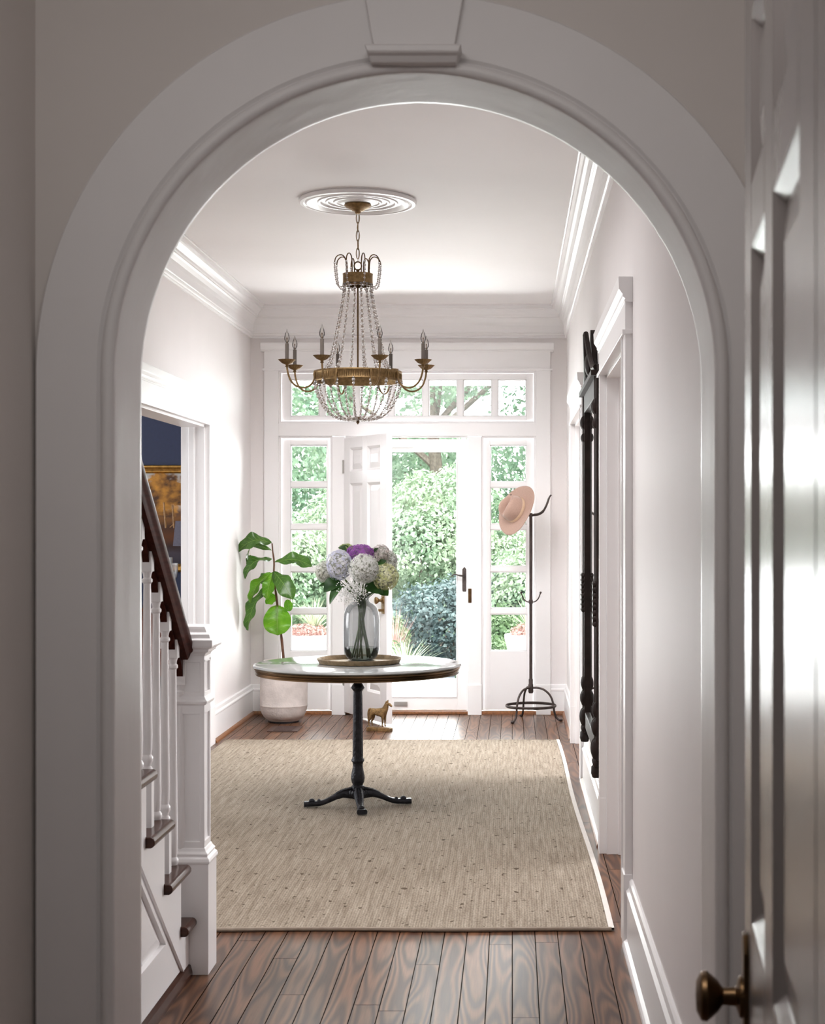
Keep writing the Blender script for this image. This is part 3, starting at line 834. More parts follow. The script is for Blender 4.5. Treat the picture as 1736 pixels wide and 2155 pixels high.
# ------------------------------------------------------------------ panelled door leaf (local: x along width from the hinge, y thickness, z up)
def panel_leaf(name, width, height, thick, cols, rows, mtl, label, cat, bev=0.002):
    """cols / rows: lists of (a, b) spans of the sunk panels."""
    m = MB()
    xs = [0] + [c for p in cols for c in p] + [width]
    zs = [0] + [c for p in rows for c in p] + [height]
    hy = thick / 2
    for i in range(0, len(xs), 2):
        m.box(xs[i], xs[i + 1], -hy, hy, 0, height)
    for (a, b) in cols:
        for i in range(0, len(zs), 2):
            m.box(a, b, -hy, hy, zs[i], zs[i + 1])
    o = m.build(name, mtl, kind='structure', bevel=bev)
    tag(o, label, cat)
    p = MB()
    for (a, b) in cols:
        for (c, d) in rows:
            p.box(a - 0.005, b + 0.005, -0.006, 0.006, c - 0.005, d + 0.005)
            for s in (-1, 1):
                # ogee moulding around the panel
                t = 0.013
                pr = [(0, hy - 0.001), (0.004, hy - 0.004), (t, hy - 0.010), (t + 0.002, 0.006)]
                for k in range(len(pr) - 1):
                    (i0, h0), (i1, h1) = pr[k], pr[k + 1]
                    v = [(a + i0, s * h0, c + i0), (b - i0, s * h0, c + i0), (b - i0, s * h0, d - i0), (a + i0, s * h0, d - i0),
                         (a + i1, s * h1, c + i1), (b - i1, s * h1, c + i1), (b - i1, s * h1, d - i1), (a + i1, s * h1, d - i1)]
                    p.add(v, [(q, (q + 1) % 4, 4 + (q + 1) % 4, 4 + q) for q in range(4)])
                # raised field
                w1 = min(0.045, (b - a) * 0.22)
                i0, i1 = t + 0.006, t + w1
                h0, h1 = 0.006, hy - 0.006
                v = [(a + i0, s * h0, c + i0), (b - i0, s * h0, c + i0), (b - i0, s * h0, d - i0), (a + i0, s * h0, d - i0),
                     (a + i1, s * h1, c + i1), (b - i1, s * h1, c + i1), (b - i1, s * h1, d - i1), (a + i1, s * h1, d - i1)]
                p.add(v, [(q, (q + 1) % 4, 4 + (q + 1) % 4, 4 + q) for q in range(4)] + [(4, 5, 6, 7)])
    p.build('door_panels', mtl, parent=o, world=False, kind='structure', fix=False)
    return o

# front door: swung into the hall, hinged at the left jamb
ang = math.atan2(11.15 - 11.845, -0.88 + 1.252)
fd = panel_leaf('door_1', 0.80, 2.065, 0.044, [(0.115, 0.355), (0.445, 0.685)], [(0.20, 0.80), (0.98, 1.72), (1.81, 1.985)], TRIM,
                'white six panel front door standing open into the hall', 'front door')
fd.location = (-1.250, 11.84, 0.022)
fd.rotation_euler = (0, 0, ang)
def knob(mb, y0, s, x, z, r=0.027, L=0.055):
    prof = [(0.0, 0), (0.024, 0.0), (0.024, 0.006), (0.011, 0.010), (0.010, L * 0.45), (r * 0.62, L * 0.55), (r, L * 0.78), (r * 0.97, L * 0.9), (r * 0.6, L), (0, L * 1.02)]
    M = Matrix.Translation((x, y0, z)) @ Matrix.Rotation(-s * PI / 2, 4, 'X')
    mb.lathe([(a, b) for a, b in prof], 20, M=M)
k = MB()
k.box(0.722, 0.765, -0.029, -0.022, 0.78, 0.93)
knob(k, -0.028, -1, 0.743, 0.875, 0.026, 0.062)
k.box(0.733, 0.753, -0.060, -0.028, 0.795, 0.812)
k.build('door_knob', BRASS, parent=fd, world=False, kind='structure', label='brass rim lock and knob', bevel=0.001)
for z in (0.2, 1.0, 1.80):
    hg = MB().box(-0.012, 0.004, -0.030, -0.018, z, z + 0.10)
    hg.build('hinge', STEEL, parent=fd, world=False, kind='structure')

# near passage doors at the right edge
dirv = Vector((0.0855, 1.0, 0)).normalized()
angn = math.atan2(dirv.y, dirv.x)
rowsn = [(0.22, 0.80), (0.992, 1.759), (1.834, 2.02)]
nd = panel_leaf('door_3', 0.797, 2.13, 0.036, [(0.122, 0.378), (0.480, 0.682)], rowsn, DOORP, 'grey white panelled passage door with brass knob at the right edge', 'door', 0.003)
def facept(y): return Vector((0.2815 + 0.0855 * (y - 1.9), y, 0))
nrm = Vector((dirv.y, -dirv.x, 0))
h0 = facept(1.103) + nrm * 0.018
nd.location = (h0.x, h0.y, 0.0); nd.location.z = 0.003
nd.rotation_euler = (0, 0, angn)
k = MB()
k.prism([(-0.022, -0.5), (0.022, -0.5), (0.022, 0.055), (0.010, 0.075), (-0.010, 0.075), (-0.022, 0.055)], 0.018, 0.024, lambda u, v, w_: (0.742 + u, w_, 0.89 + v))
knob(k, 0.022, 1, 0.742, 0.890, 0.029, 0.056)
k.build('door_knob', BRASSD, parent=nd, world=False, kind='structure', label='dark aged brass knob and long back plate', bevel=0.001)
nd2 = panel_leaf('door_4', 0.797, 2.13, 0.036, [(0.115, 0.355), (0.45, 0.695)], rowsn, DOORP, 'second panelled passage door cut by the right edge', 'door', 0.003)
h1 = facept(1.103) + nrm * 0.018 - dirv * 0.800
nd2.location = (h1.x, h1.y, 0.003)
nd2.rotation_euler = (0, 0, angn)

# ------------------------------------------------------------------ ceiling medallion
CHX, CHY = -0.785, 7.97
m = MB()
prof = [(0.0, CZ), (0.292, CZ), (0.298, CZ - 0.006), (0.298, CZ - 0.016), (0.292, CZ - 0.022), (0.276, CZ - 0.024), (0.268, CZ - 0.018), (0.258, CZ - 0.024), (0.246, CZ - 0.020),
        (0.225, CZ - 0.010), (0.205, CZ - 0.012), (0.200, CZ - 0.018), (0.190, CZ - 0.018), (0.184, CZ - 0.010), (0.165, CZ - 0.010), (0.160, CZ - 0.016), (0.150, CZ - 0.016), (0.145, CZ - 0.009),
        (0.125, CZ - 0.010), (0.120, CZ - 0.017), (0.110, CZ - 0.017), (0.104, CZ - 0.012), (0.085, CZ - 0.020), (0.0, CZ - 0.022)]
m.lathe([(r, z) for r, z in prof], 72, c=(CHX, CHY, 0))
tag(m.build('ceiling_medallion', TRIM, angle=25), 'round white plaster ceiling rose above the chandelier', 'ceiling rose')
bpy.data.objects['ceiling_medallion'].location = (0, 0, 0)

# ------------------------------------------------------------------ chandelier
ch = thing('chandelier', 'aged brass chandelier with crystal bead strands and candle bulbs above the round table', 'chandelier', (CHX, CHY, 1.955))
def cp(r, a, z): return (CHX + r * math.cos(a), CHY + r * math.sin(a), z)
def L_(prof, n=32): return MB().lathe(prof, n, c=(CHX, CHY, 0))
L_([(0.0, 3.069), (0.066, 3.069), (0.069, 3.062), (0.060, 3.052), (0.042, 3.044), (0.030, 3.036), (0.016, 3.030), (0.012, 3.020), (0.0, 3.018)]).build('canopy', BRASS, parent=ch)
c = MB()
z = 3.022; i = 0
while z > 2.80:
    hh = 0.024 if i % 2 == 0 else 0.022
    pts = []
    for k in range(16):
        a = 2 * PI * k / 16
        u, v = 0.0085 * math.cos(a), (hh + 0.004) * math.sin(a)
        d = (u, 0) if i % 2 == 0 else (0, u)
        pts.append((CHX + d[0], CHY + d[1], z - hh + v))
    c.tube(pts, 0.0020, 6, closed=True)
    z -= 2 * hh - 0.001; i += 1
c.tube([(CHX + 0.006, CHY, 3.02), (CHX - 0.004, CHY, 2.95), (CHX + 0.005, CHY, 2.88), (CHX, CHY, 2.78)], 0.0012, 5)
c.build('chain', BRASS, parent=ch)
c = MB()
c.tube([(CHX + 0.019 * math.cos(2 * PI * k / 24), CHY, 2.755 + 0.021 * math.sin(2 * PI * k / 24)) for k in range(24)], 0.0035, 8, closed=True)
c.lathe([(0.0, 2.738), (0.006, 2.738), (0.009, 2.730), (0.005, 2.724), (0.012, 2.714), (0, 2.714)], 16, c=(CHX, CHY, 0))
c.build('hanging_loop', BRASSD, parent=ch)
L_([(0.068, 2.662), (0.077, 2.664), (0.0755, 2.672), (0.0755, 2.706), (0.077, 2.714), (0.066, 2.715), (0.0, 2.714), (0.0, 2.710), (0.064, 2.710), (0.068, 2.662)], 48).build('crown_band', BRASS, parent=ch)
for k in range(8):
    a = 2 * PI * (k + 0.5) / 8
    pts = [(0.060, 2.714), (0.061, 2.755), (0.066, 2.788), (0.082, 2.805), (0.102, 2.803), (0.117, 2.788), (0.122, 2.766)]
    MB().tube(smooth_path([cp(r, a, z) for r, z in pts], 4), 0.0030, 6).build('crown_scroll', BRASSD, parent=ch)
L_([(0.0, 2.666), (0.0045, 2.666), (0.0045, 2.20), (0.0, 2.20)], 10).build('stem', BRASSD, parent=ch)
# main ring with cross bars
L_([(0.214, 2.165), (0.223, 2.164), (0.225, 2.170), (0.2215, 2.176), (0.2215, 2.206), (0.225, 2.212), (0.223, 2.218), (0.214, 2.217), (0.214, 2.165)], 72).build('ring', BRASS, parent=ch)
rv = MB()
for k in range(120):
    a = 2 * PI * k / 120
    rv.tube([cp(0.2222, a, 2.178), cp(0.2222, a, 2.204)], 0.0016, 4)
rib = rv.build('ring_fluting', BRASS, parent=ch)
cb = MB()
for k in range(4):
    a = 2 * PI * k / 4 + 0.3
    cb.tube([cp(0.0, a, 2.205), cp(0.215, a, 2.205)], 0.003, 6)
cb.build('cross_bar', BRASSD, parent=ch)

def bead_strand(pts, r0=0.0080, r1=0.0044, name='bead_strand'):
    P = smooth_path(pts, 8)
    m = MB()
    # walk along the path
    d = 0.0; i = 0; k = 0
    seg = [(P[j], P[j + 1]) for j in range(len(P) - 1)]
    pos = 0.0; nxt = 0.0; dark = []
    for a, b in seg:
        L = (b - a).length
        if L < 1e-6: continue
        while nxt <= pos + L:
            r = r0 if k % 2 == 0 else r1
            n0 = len(m.f)
            m.ball(a + (b - a) * ((nxt - pos) / L), r, 8, 6)
            if k % 2: dark += list(range(n0, len(m.f)))
            nxt += r0 + r1 + 0.0010; k += 1
        pos += L
    n0 = len(m.f)
    m.tube([p for p in P], 0.0009, 4)
    dark += list(range(n0, len(m.f)))
    o = m.build(name, CRYST, parent=ch, fix=False)
    o.data.materials.append(BEADD)
    for i in dark: o.data.polygons[i].material_index = 1
    return o
for k in range(8):      # swags from scroll tips to under the crown
    a = 2 * PI * (k + 0.5) / 8
    bead_strand([cp(r, a, z) for r, z in ((0.122, 2.762), (0.121, 2.735), (0.116, 2.690), (0.108, 2.655), (0.092, 2.643), (0.074, 2.650))], 0.0058, 0.0036)
for k in range(14):     # long strands from crown to ring
    a = 2 * PI * (k + 0.25) / 14
    bead_strand([cp(r, a, z) for r, z in ((0.070, 2.660), (0.076, 2.60), (0.090, 2.52), (0.108, 2.43), (0.126, 2.34), (0.148, 2.262), (0.180, 2.220), (0.212, 2.208))])
L_([(0.060, 2.662), (0.070, 2.660), (0.070, 2.652), (0.060, 2.652), (0.060, 2.662)], 32).build('strand_collar', BRASSD, parent=ch)
for k in range(16):     # basket strands
    a = 2 * PI * k / 16
    bead_strand([cp(r, a, z) for r, z in ((0.222, 2.168), (0.216, 2.13), (0.200, 2.085), (0.176, 2.040), (0.146, 2.005), (0.110, 1.983), (0.070, 1.974), (0.034, 1.974))], 0.0074, 0.0048)
for k in range(16):     # larger button beads under the ring
    a = 2 * PI * k / 16
    MB().ball(cp(0.222, a, 2.158), 0.009, 10, 6).build('button_bead', CRYST, parent=ch, fix=False)
L_([(0.0, 1.990), (0.020, 1.986), (0.038, 1.978), (0.040, 1.974), (0.018, 1.970), (0.007, 1.966), (0.009, 1.960), (0.004, 1.954), (0.0, 1.948)], 24).build('finial_plate', BRASSD, parent=ch)
for k in range(8):
    a = 2 * PI * (k + 0.5) / 8
    R = 0.368
    pts = [cp(0.222, a, 2.20), cp(0.230, a, 2.165), cp(0.252, a, 2.138), cp(0.285, a, 2.126), cp(0.320, a, 2.134), cp(0.348, a, 2.160), cp(0.363, a, 2.198), cp(R, a, 2.232)]
    arm = MB().tube(smooth_path(pts, 5), 0.0048, 8)
    arm.tube([cp(0.224, a, 2.214), cp(0.226, a, 2.20), cp(0.226, a, 2.17)], [0.003, 0.008, 0.004], 8)
    arm = arm.build('arm', BRASS, parent=ch)
    c0 = Vector(cp(R, a, 0))
    b = MB()
    n = 32
    prof = [(0.004, 2.226), (0.010, 2.230), (0.006, 2.236), (0.009, 2.240), (0.024, 2.246), (0.040, 2.262), (0.043, 2.264), (0.036, 2.264), (0.010, 2.252), (0.0, 2.252)]
    def flute(v, n=16):
        r = math.hypot(v.x, v.y); t = math.atan2(v.y, v.x)
        f = 1 + 0.05 * math.cos(t * n) * min(1, r / 0.03)
        return Vector((v.x * f, v.y * f, v.z))
    b.lathe(prof, 64, c=c0, squash=flute)
    b.build('drip_pan', BRASS, parent=arm)
    MB().lathe([(0.0, 2.254), (0.0095, 2.254), (0.0095, 2.345), (0.004, 2.347), (0.0, 2.347)], 14, c=c0).build('candle_sleeve', CANDLE, parent=arm)
    MB().lathe([(0.0, 2.347), (0.006, 2.348), (0.0125, 2.362), (0.0135, 2.374), (0.010, 2.390), (0.004, 2.404), (0.0015, 2.416), (0.0, 2.418)], 14, c=c0).build('bulb', BULBG, parent=arm)
    MB().lathe([(0.0, 2.347), (0.0035, 2.348), (0.0015, 2.362), (0.003, 2.372), (0.0, 2.376)], 8, c=c0).build('filament_mount', BRASSD, parent=arm)

# ------------------------------------------------------------------ rug
m = MB()
rc = [(-1.90, 9.30), (0.30, 9.30), (0.352, 5.00), (-1.83, 4.985)]
ry0, ry1, N_ = 4.985, 9.30, 24
rg = MB()
vs = []; fs = []
NX, NY = 30, 60
for j in range(NY + 1):
    t = j / NY
    y = 5.565 + (10.41 - 5.565) * t
    xr = 0.352 + (0.300 - 0.352) * t + 0.006 * math.sin(t * 9)
    xl = -1.90
    for i in range(NX + 1):
        s_ = i / NX
        x = xl + (xr - xl) * s_
        yy = y + (0.006 * math.sin(x * 7) if j == 0 else 0)
        vs.append((x, yy, 0.010 + 0.0006 * math.sin(x * 11 + y * 5)))
for j in range(NY):
    for i in range(NX):
        a = j * (NX + 1) + i
        fs.append((a, a + 1, a + NX + 2, a + NX + 1))
n0 = len(vs)
vs2 = [(x, y, 0.0005) for x, y, z in vs]
fs2 = [(a + n0, d + n0, c + n0, b + n0) for a, b, c, d in fs]
side = []
rowl = NX + 1
def idx(i, j): return j * rowl + i
for i in range(NX):
    side.append((idx(i, 0), n0 + idx(i, 0), n0 + idx(i + 1, 0), idx(i + 1, 0)))
    side.append((idx(i, NY), idx(i + 1, NY), n0 + idx(i + 1, NY), n0 + idx(i, NY)))
for j in range(NY):
    side.append((idx(0, j), idx(0, j + 1), n0 + idx(0, j + 1), n0 + idx(0, j)))
    side.append((idx(NX, j), n0 + idx(NX, j), n0 + idx(NX, j + 1), idx(NX, j + 1)))
rg.add(vs + vs2, fs + fs2 + side, True)
ro = rg.build('area_rug', RUG)
tag(ro, 'large woven beige jute rug under the round table', 'rug')
bn = MB().tube([(vs[idx(i, 0)][0], vs[idx(i, 0)][1] - 0.004, 0.008) for i in range(NX + 1)], 0.0078, 8)
bn.build('front_binding', RUGB, parent=ro, label='brown cloth binding on the near edge')
bn = MB()
for j in range(NY):
    a, b = vs[idx(NX, j)], vs[idx(NX, j + 1)]
    bn.add([(a[0] - 0.010, a[1], 0.0125), (a[0] + 0.010, a[1], 0.0115), (b[0] + 0.010, b[1], 0.0115), (b[0] - 0.010, b[1], 0.0125),
            (a[0] - 0.010, a[1], 0.0005), (a[0] + 0.010, a[1], 0.0005), (b[0] + 0.010, b[1], 0.0005), (b[0] - 0.010, b[1], 0.0005)],
           [(0, 1, 2, 3), (1, 5, 6, 2), (4, 7, 6, 5), (0, 3, 7, 4)])
bn.build('side_binding', RUGW, parent=ro, label='pale cloth binding on the right edge')

# ------------------------------------------------------------------ table
TX, TY, TZ = -0.785, 7.97, 0.0115
tb = thing('round_table', 'round marble topped bistro table with black cast iron pedestal on the rug', 'table', (TX, TY, TZ))
def TL(prof, n=48, sq=None): return MB().lathe(prof, n, c=(TX, TY, TZ), squash=sq)
TL([(0.0, 0.708), (0.505, 0.708), (0.524, 0.712), (0.527, 0.716), (0.524, 0.722), (0.512, 0.725), (0.0, 0.725)], 128).build('tabletop', MARBLE, parent=tb, angle=50)
TL([(0.0, 0.680), (0.500, 0.674), (0.513, 0.675), (0.514, 0.681), (0.509, 0.684), (0.512, 0.687), (0.516, 0.691), (0.511, 0.695), (0.517, 0.698), (0.521, 0.704), (0.517, 0.709), (0.0, 0.709)], 128).build('table_rim', mat('worn_bronze_rim', (0.17, 0.11, 0.06), 0.32, 0.85, var=0.75, vscale=4, stretch=(1, 1, 5)), parent=tb, label='worn bronze moulded rim', angle=25)
def flut(v):
    r = math.hypot(v.x, v.y); t = math.atan2(v.y, v.x)
    z = v.z
    k = 0.0
    if 0.255 < z < 0.565: k = 0.045
    f = 1 + k * abs(math.cos(t * 8)) - k
    return Vector((v.x * f, v.y * f, v.z))
cp_ = [(0.0, 0.678), (0.07, 0.678), (0.06, 0.670), (0.022, 0.660), (0.019, 0.632), (0.021, 0.622), (0.026, 0.616), (0.034, 0.602), (0.034, 0.598), (0.026, 0.588), (0.022, 0.582), (0.0225, 0.572), (0.0235, 0.560),
       (0.024, 0.50), (0.0255, 0.40), (0.0265, 0.30), (0.027, 0.256), (0.026, 0.250), (0.029, 0.240), (0.033, 0.234), (0.033, 0.228), (0.028, 0.222), (0.0255, 0.212), (0.026, 0.196), (0.030, 0.176),
       (0.0345, 0.152), (0.035, 0.138), (0.031, 0.120), (0.026, 0.110), (0.026, 0.106), (0.032, 0.102), (0.033, 0.084), (0.040, 0.080), (0.042, 0.060), (0.030, 0.038), (0.0, 0.036)]
TL(cp_, 64, flut).build('pedestal', IRON, parent=tb, angle=35)
for a in (-80, 10, 100, 190):
    ar = math.radians(a)
    m = MB()
    d = Vector((math.cos(ar), math.sin(ar), 0)); s_ = Vector((-d.y, d.x, 0))
    # spine: (r, z centre, half width, half height)
    spine = [(0.020, 0.058, 0.024, 0.020), (0.045, 0.062, 0.026, 0.022), (0.075, 0.062, 0.024, 0.018), (0.11, 0.050, 0.021, 0.015), (0.145, 0.034, 0.018, 0.0135), (0.175, 0.022, 0.016, 0.013), (0.20, 0.0175, 0.018, 0.013),
             (0.235, 0.0165, 0.022, 0.0125), (0.262, 0.0165, 0.026, 0.013), (0.272, 0.0165, 0.026, 0.013)]
    vs = []; fs = []
    K = 12
    for r, z, hw, hh in spine:
        for q in range(K):
            t = 2 * PI * q / K
            sx, sz = math.cos(t), math.sin(t)
            sx = math.copysign(abs(sx) ** 0.5, sx); sz = math.copysign(abs(sz) ** 0.55, sz)
            gro = 1.0 + (0.10 if q in (2, 4) else 0)
            vs.append(Vector((TX, TY, TZ)) + d * r + s_ * hw * sx + Vector((0, 0, max(z + hh * sz * gro, 0.001))))
    for i in range(len(spine) - 1):
        for q in range(K):
            fs.append((i * K + q, i * K + (q + 1) % K, (i + 1) * K + (q + 1) % K, (i + 1) * K + q))
    fs.append(tuple(range(K))); fs.append(tuple(range((len(spine) - 1) * K, len(spine) * K)))
    m.add(vs, fs, True)
    base = Vector((TX, TY, TZ))
    m.ball(base + d * 0.232 + Vector((0, 0, 0.032)), 0.016, 12, 8, sc=(1, 1, 0.75))
    m.ball(base + d * 0.196 + Vector((0, 0, 0.032)), 0.009, 10, 6)
    for q in (-1, 0, 1):   # acanthus ribs down the knee
        pts = [base + d * r + s_ * (q * w_) + Vector((0, 0, z)) for r, z, w_ in ((0.028, 0.092, 0.009), (0.045, 0.087, 0.012), (0.075, 0.080, 0.012), (0.105, 0.066, 0.010), (0.135, 0.050, 0.008), (0.160, 0.038, 0.006))]
        m.tube(smooth_path(pts, 3), [0.0055] * 10 + [0.003] * 6, 6)
    for q in (-1, 1):
        m.ball(base + d * 0.036 + s_ * (q * 0.024) + Vector((0, 0, 0.066)), 0.012, 10, 6, sc=(1, 1, 1.6))
    m.build('leg', IRON, parent=tb, angle=60)

# tray
trx, try_, trz = -0.778, 7.975, TZ + 0.7255
tr = thing('serving_tray', 'low round brass tray with hammered rim under the vase', 'tray', (trx, try_, trz))
MB().lathe([(0.0, 0.001), (0.196, 0.0), (0.205, 0.002), (0.214, 0.020), (0.217, 0.024), (0.214, 0.0255), (0.209, 0.022), (0.200, 0.006), (0.0, 0.005)], 96, c=(trx, try_, trz)).build('tray_dish', mat('antique_tray_metal', (0.34, 0.25, 0.15), 0.4, 0.7, var=0.35, vscale=30, bump=0.4, bscale=60), parent=tr, angle=30)

# vase
VX, VY, VZ = -0.775, 8.06, trz + 0.006
va = thing('glass_vase', 'bottle shaped smoked glass vase of water and stems on the tray', 'vase', (VX, VY, VZ))
vout = [(0.0, 0.0), (0.050, 0.0), (0.066, 0.006), (0.080, 0.022), (0.0885, 0.046), (0.092, 0.080), (0.093, 0.14), (0.0925, 0.20), (0.089, 0.240), (0.080, 0.268), (0.064, 0.288), (0.046, 0.298), (0.040, 0.303), (0.038, 0.315), (0.041, 0.335), (0.045, 0.345)]
MB().lathe(vout, 64, c=(VX, VY, VZ)).build('vase_body', VASEG, parent=va, fix=False)
o = bpy.data.objects['vase_body']
bm = bmesh.new(); bm.from_mesh(o.data)
top = [f for f in bm.faces if len(f.verts) > 10 and f.calc_center_median().z > 0.3]
bmesh.ops.delete(bm, geom=top, context='FACES_ONLY'); bm.to_mesh(o.data); bm.free()
MB().lathe([(0.0, 0.004), (0.048, 0.004), (0.064, 0.010), (0.077, 0.024), (0.085, 0.046), (0.0875, 0.068), (0.0, 0.068)], 48, c=(VX, VY, VZ)).build('water', WATER, parent=va)

# ------------------------------------------------------------------ hydrangeas
def flower_head(m, c, r, n, sc=(1, 1, 1), ps=0.0082, seed=0):
    rnd = random.Random(seed)
    c = Vector(c)
    ga = PI * (3 - math.sqrt(5))
    for i in range(n):
        z = 1 - 2 * (i + rnd.random()) / n
        rr = math.sqrt(max(0, 1 - z * z)); t = rnd.uniform(0, 2 * PI)
        d = Vector((rr * math.cos(t) * sc[0], rr * math.sin(t) * sc[1], z * sc[2]))
        nrm = Vector((d.x / sc[0], d.y / sc[1], d.z / sc[2])).normalized()
        lump = 1 + 0.07 * math.sin(3 * t + seed) * math.cos(4 * z + seed)
        p = c + d * r * lump * rnd.uniform(0.93, 1.03)
        nrm = (nrm + Vector((rnd.uniform(-.35, .35), rnd.uniform(-.35, .35), rnd.uniform(-.35, .35)))).normalized()
        u = nrm.orthogonal().normalized()
        u = Matrix.Rotation(rnd.uniform(0, PI), 3, nrm) @ u
        v = nrm.cross(u)
        s = ps * rnd.uniform(0.8, 1.2)
        vs = [p]; fs = []
        for q in range(4):
            a = q * PI / 2
            e = u * math.cos(a) + v * math.sin(a)
            f = u * math.cos(a + 0.5) + v * math.sin(a + 0.5)
            g = u * math.cos(a - 0.5) + v * math.sin(a - 0.5)
            b0 = len(vs)
            vs += [p + g * s * 0.62 + nrm * s * 0.15, p + e * s * 1.0 + nrm * s * 0.30, p + f * s * 0.62 + nrm * s * 0.15]
            fs += [(0, b0, b0 + 1), (0, b0 + 1, b0 + 2)]
        m.add(vs, fs, False)
    n0 = len(m.f)
    m.ball(c, r * 0.84, 14, 10, sc=sc)
    return n0

def leaf(m, base, tip, width, nrm, fold=0.15, droop=0.15, nl=10, shape='ovate', ripple=0.0, thick=0.0):
    base = Vector(base); tip = Vector(tip); nrm = Vector(nrm).normalized()
    ax = tip - base; L = ax.length; ax.normalize()
    side = ax.cross(nrm).normalized(); nrm = side.cross(ax).normalized()
    NW = 6
    vs = []; fs = []
    for i in range(nl + 1):
        t = i / nl
        if shape == 'fiddle':
            wd = math.sin(PI * min(1, t ** 0.85)) ** 0.6 * (0.55 + 0.75 * t) if 0 < t < 1 else 0.02
            wd *= 0.85
        elif shape == 'round':
            wd = math.sqrt(max(0.0004, 1 - (2 * t - 1) ** 2)) * (0.9 + 0.25 * t)
        else:
            wd = math.sin(PI * t ** 0.8) ** 0.8 if 0 < t < 1 else 0.02
        cpt = base + ax * L * t + nrm * L * droop * math.sin(PI * t)
        for j in range(NW + 1):
            u = (j / NW - 0.5) * 2
            lift = fold * abs(u) * wd * width * 0.5 + ripple * math.sin(t * 14 + (1 if u > 0 else 2.2)) * abs(u) ** 2 * width * 0.14
            vein = 0.02 * width * abs(math.sin((t * 8 - abs(u) * 1.5) * PI)) * (1 - abs(u) * 0.5)
            vs.append(cpt + side * u * wd * width * 0.5 + nrm * (lift + vein))
    W1 = NW + 1
    def P_(i, j): return vs[i * W1 + j]
    veins = [[P_(i, NW // 2) + nrm * 0.0006 for i in range(nl + 1)]]
    for i in range(2, nl - 2, 2):
        for sgn in (-1, 1):
            veins.append([P_(i, NW // 2) + nrm * 0.0005, P_(min(i + 1, nl), NW // 2 + sgn) + nrm * 0.0005, P_(min(i + 2, nl), NW // 2 + 2 * sgn) + nrm * 0.0005])
    for i in range(nl):
        for j in range(NW):
            a = i * (NW + 1) + j
            fs.append((a, a + 1, a + NW + 2, a + NW + 1))
    m.add(vs, fs, True)
    return veins

def at(px, py, Y):
    return Vector(((px - 1078) * Y / 3300, Y, EYE - (py - 1100) * Y / 3300))
NECK = Vector((VX, VY, VZ + 0.30))
flowers = [
    ('white hydrangea at the left side of the bouquet', 684.5, 1203, 8.06, 0.050, (1, 1, 1.05), (0.42, 0.43, 0.36), (0.66, 0.66, 0.60), -0.05),
    ('lavender tinged white hydrangea left of the purple bloom', 714.7, 1189, 7.99, 0.067, (1, 1, 1.12), (0.42, 0.43, 0.56), (0.66, 0.66, 0.72), -0.025),
    ('largest white hydrangea in the front centre of the bouquet', 765.5, 1197, 7.93, 0.074, (1.02, 1, 0.98), (0.50, 0.51, 0.47), (0.74, 0.74, 0.71), 0.0),
    ('yellow green hydrangea at the lower right of the bouquet', 811.5, 1214, 7.98, 0.064, (1, 1, 1), (0.40, 0.42, 0.16), (0.70, 0.69, 0.47), 0.03),
    ('purple hydrangea at the top of the bouquet', 759.5, 1166, 8.08, 0.069, (1.05, 0.9, 0.70), (0.16, 0.045, 0.22), (0.36, 0.13, 0.42), 0.0),
    ('greyish white hydrangea right behind the purple bloom', 801, 1168, 8.10, 0.049, (1, 1, 1.05), (0.40, 0.36, 0.35), (0.60, 0.57, 0.55), 0.015),
    ('pale hydrangea at the far right of the bouquet', 820, 1183, 8.13, 0.048, (0.8, 1, 1.2), (0.42, 0.43, 0.38), (0.66, 0.66, 0.62), 0.04),
    ('small green hydrangea bud peeking over the top left', 729, 1155, 8.14, 0.031, (1.2, 1, 0.8), (0.16, 0.24, 0.06), (0.42, 0.46, 0.22), -0.02)]
for i, (lb, px, py, Y, r, sc, c1, c2, off) in enumerate(flowers):
    p = at(px, py, Y)
    t = thing('hydrangea', lb, 'flower', p, group='hydrangeas in the glass vase')
    m = MB(); n0 = flower_head(m, p, r, int(1250 * (r / 0.07) ** 2), sc, 0.0070, i)
    o = m.build('flower_head', petals('petals_%d' % i, c1, c2, 40), parent=t, fix=False)
    o.data.materials.append(HCORE)
    for q in range(n0, len(m.f)): o.data.polygons[q].material_index = 1
    a = i * 2.4
    foot = Vector((VX + 0.05 * math.cos(a + 2.5), VY + 0.05 * math.sin(a + 2.5), VZ + 0.012))
    nk = NECK + Vector((0.018 * math.cos(a), 0.018 * math.sin(a), 0.0))
    MB().tube(smooth_path([p - Vector((0, 0, r * 0.6)), (p + nk * 2) / 3, nk, (nk + foot) / 2 + Vector((0.006 * math.cos(a), 0, 0)), foot], 5), 0.0048, 7).build('flower_stem', STEMG, parent=t)
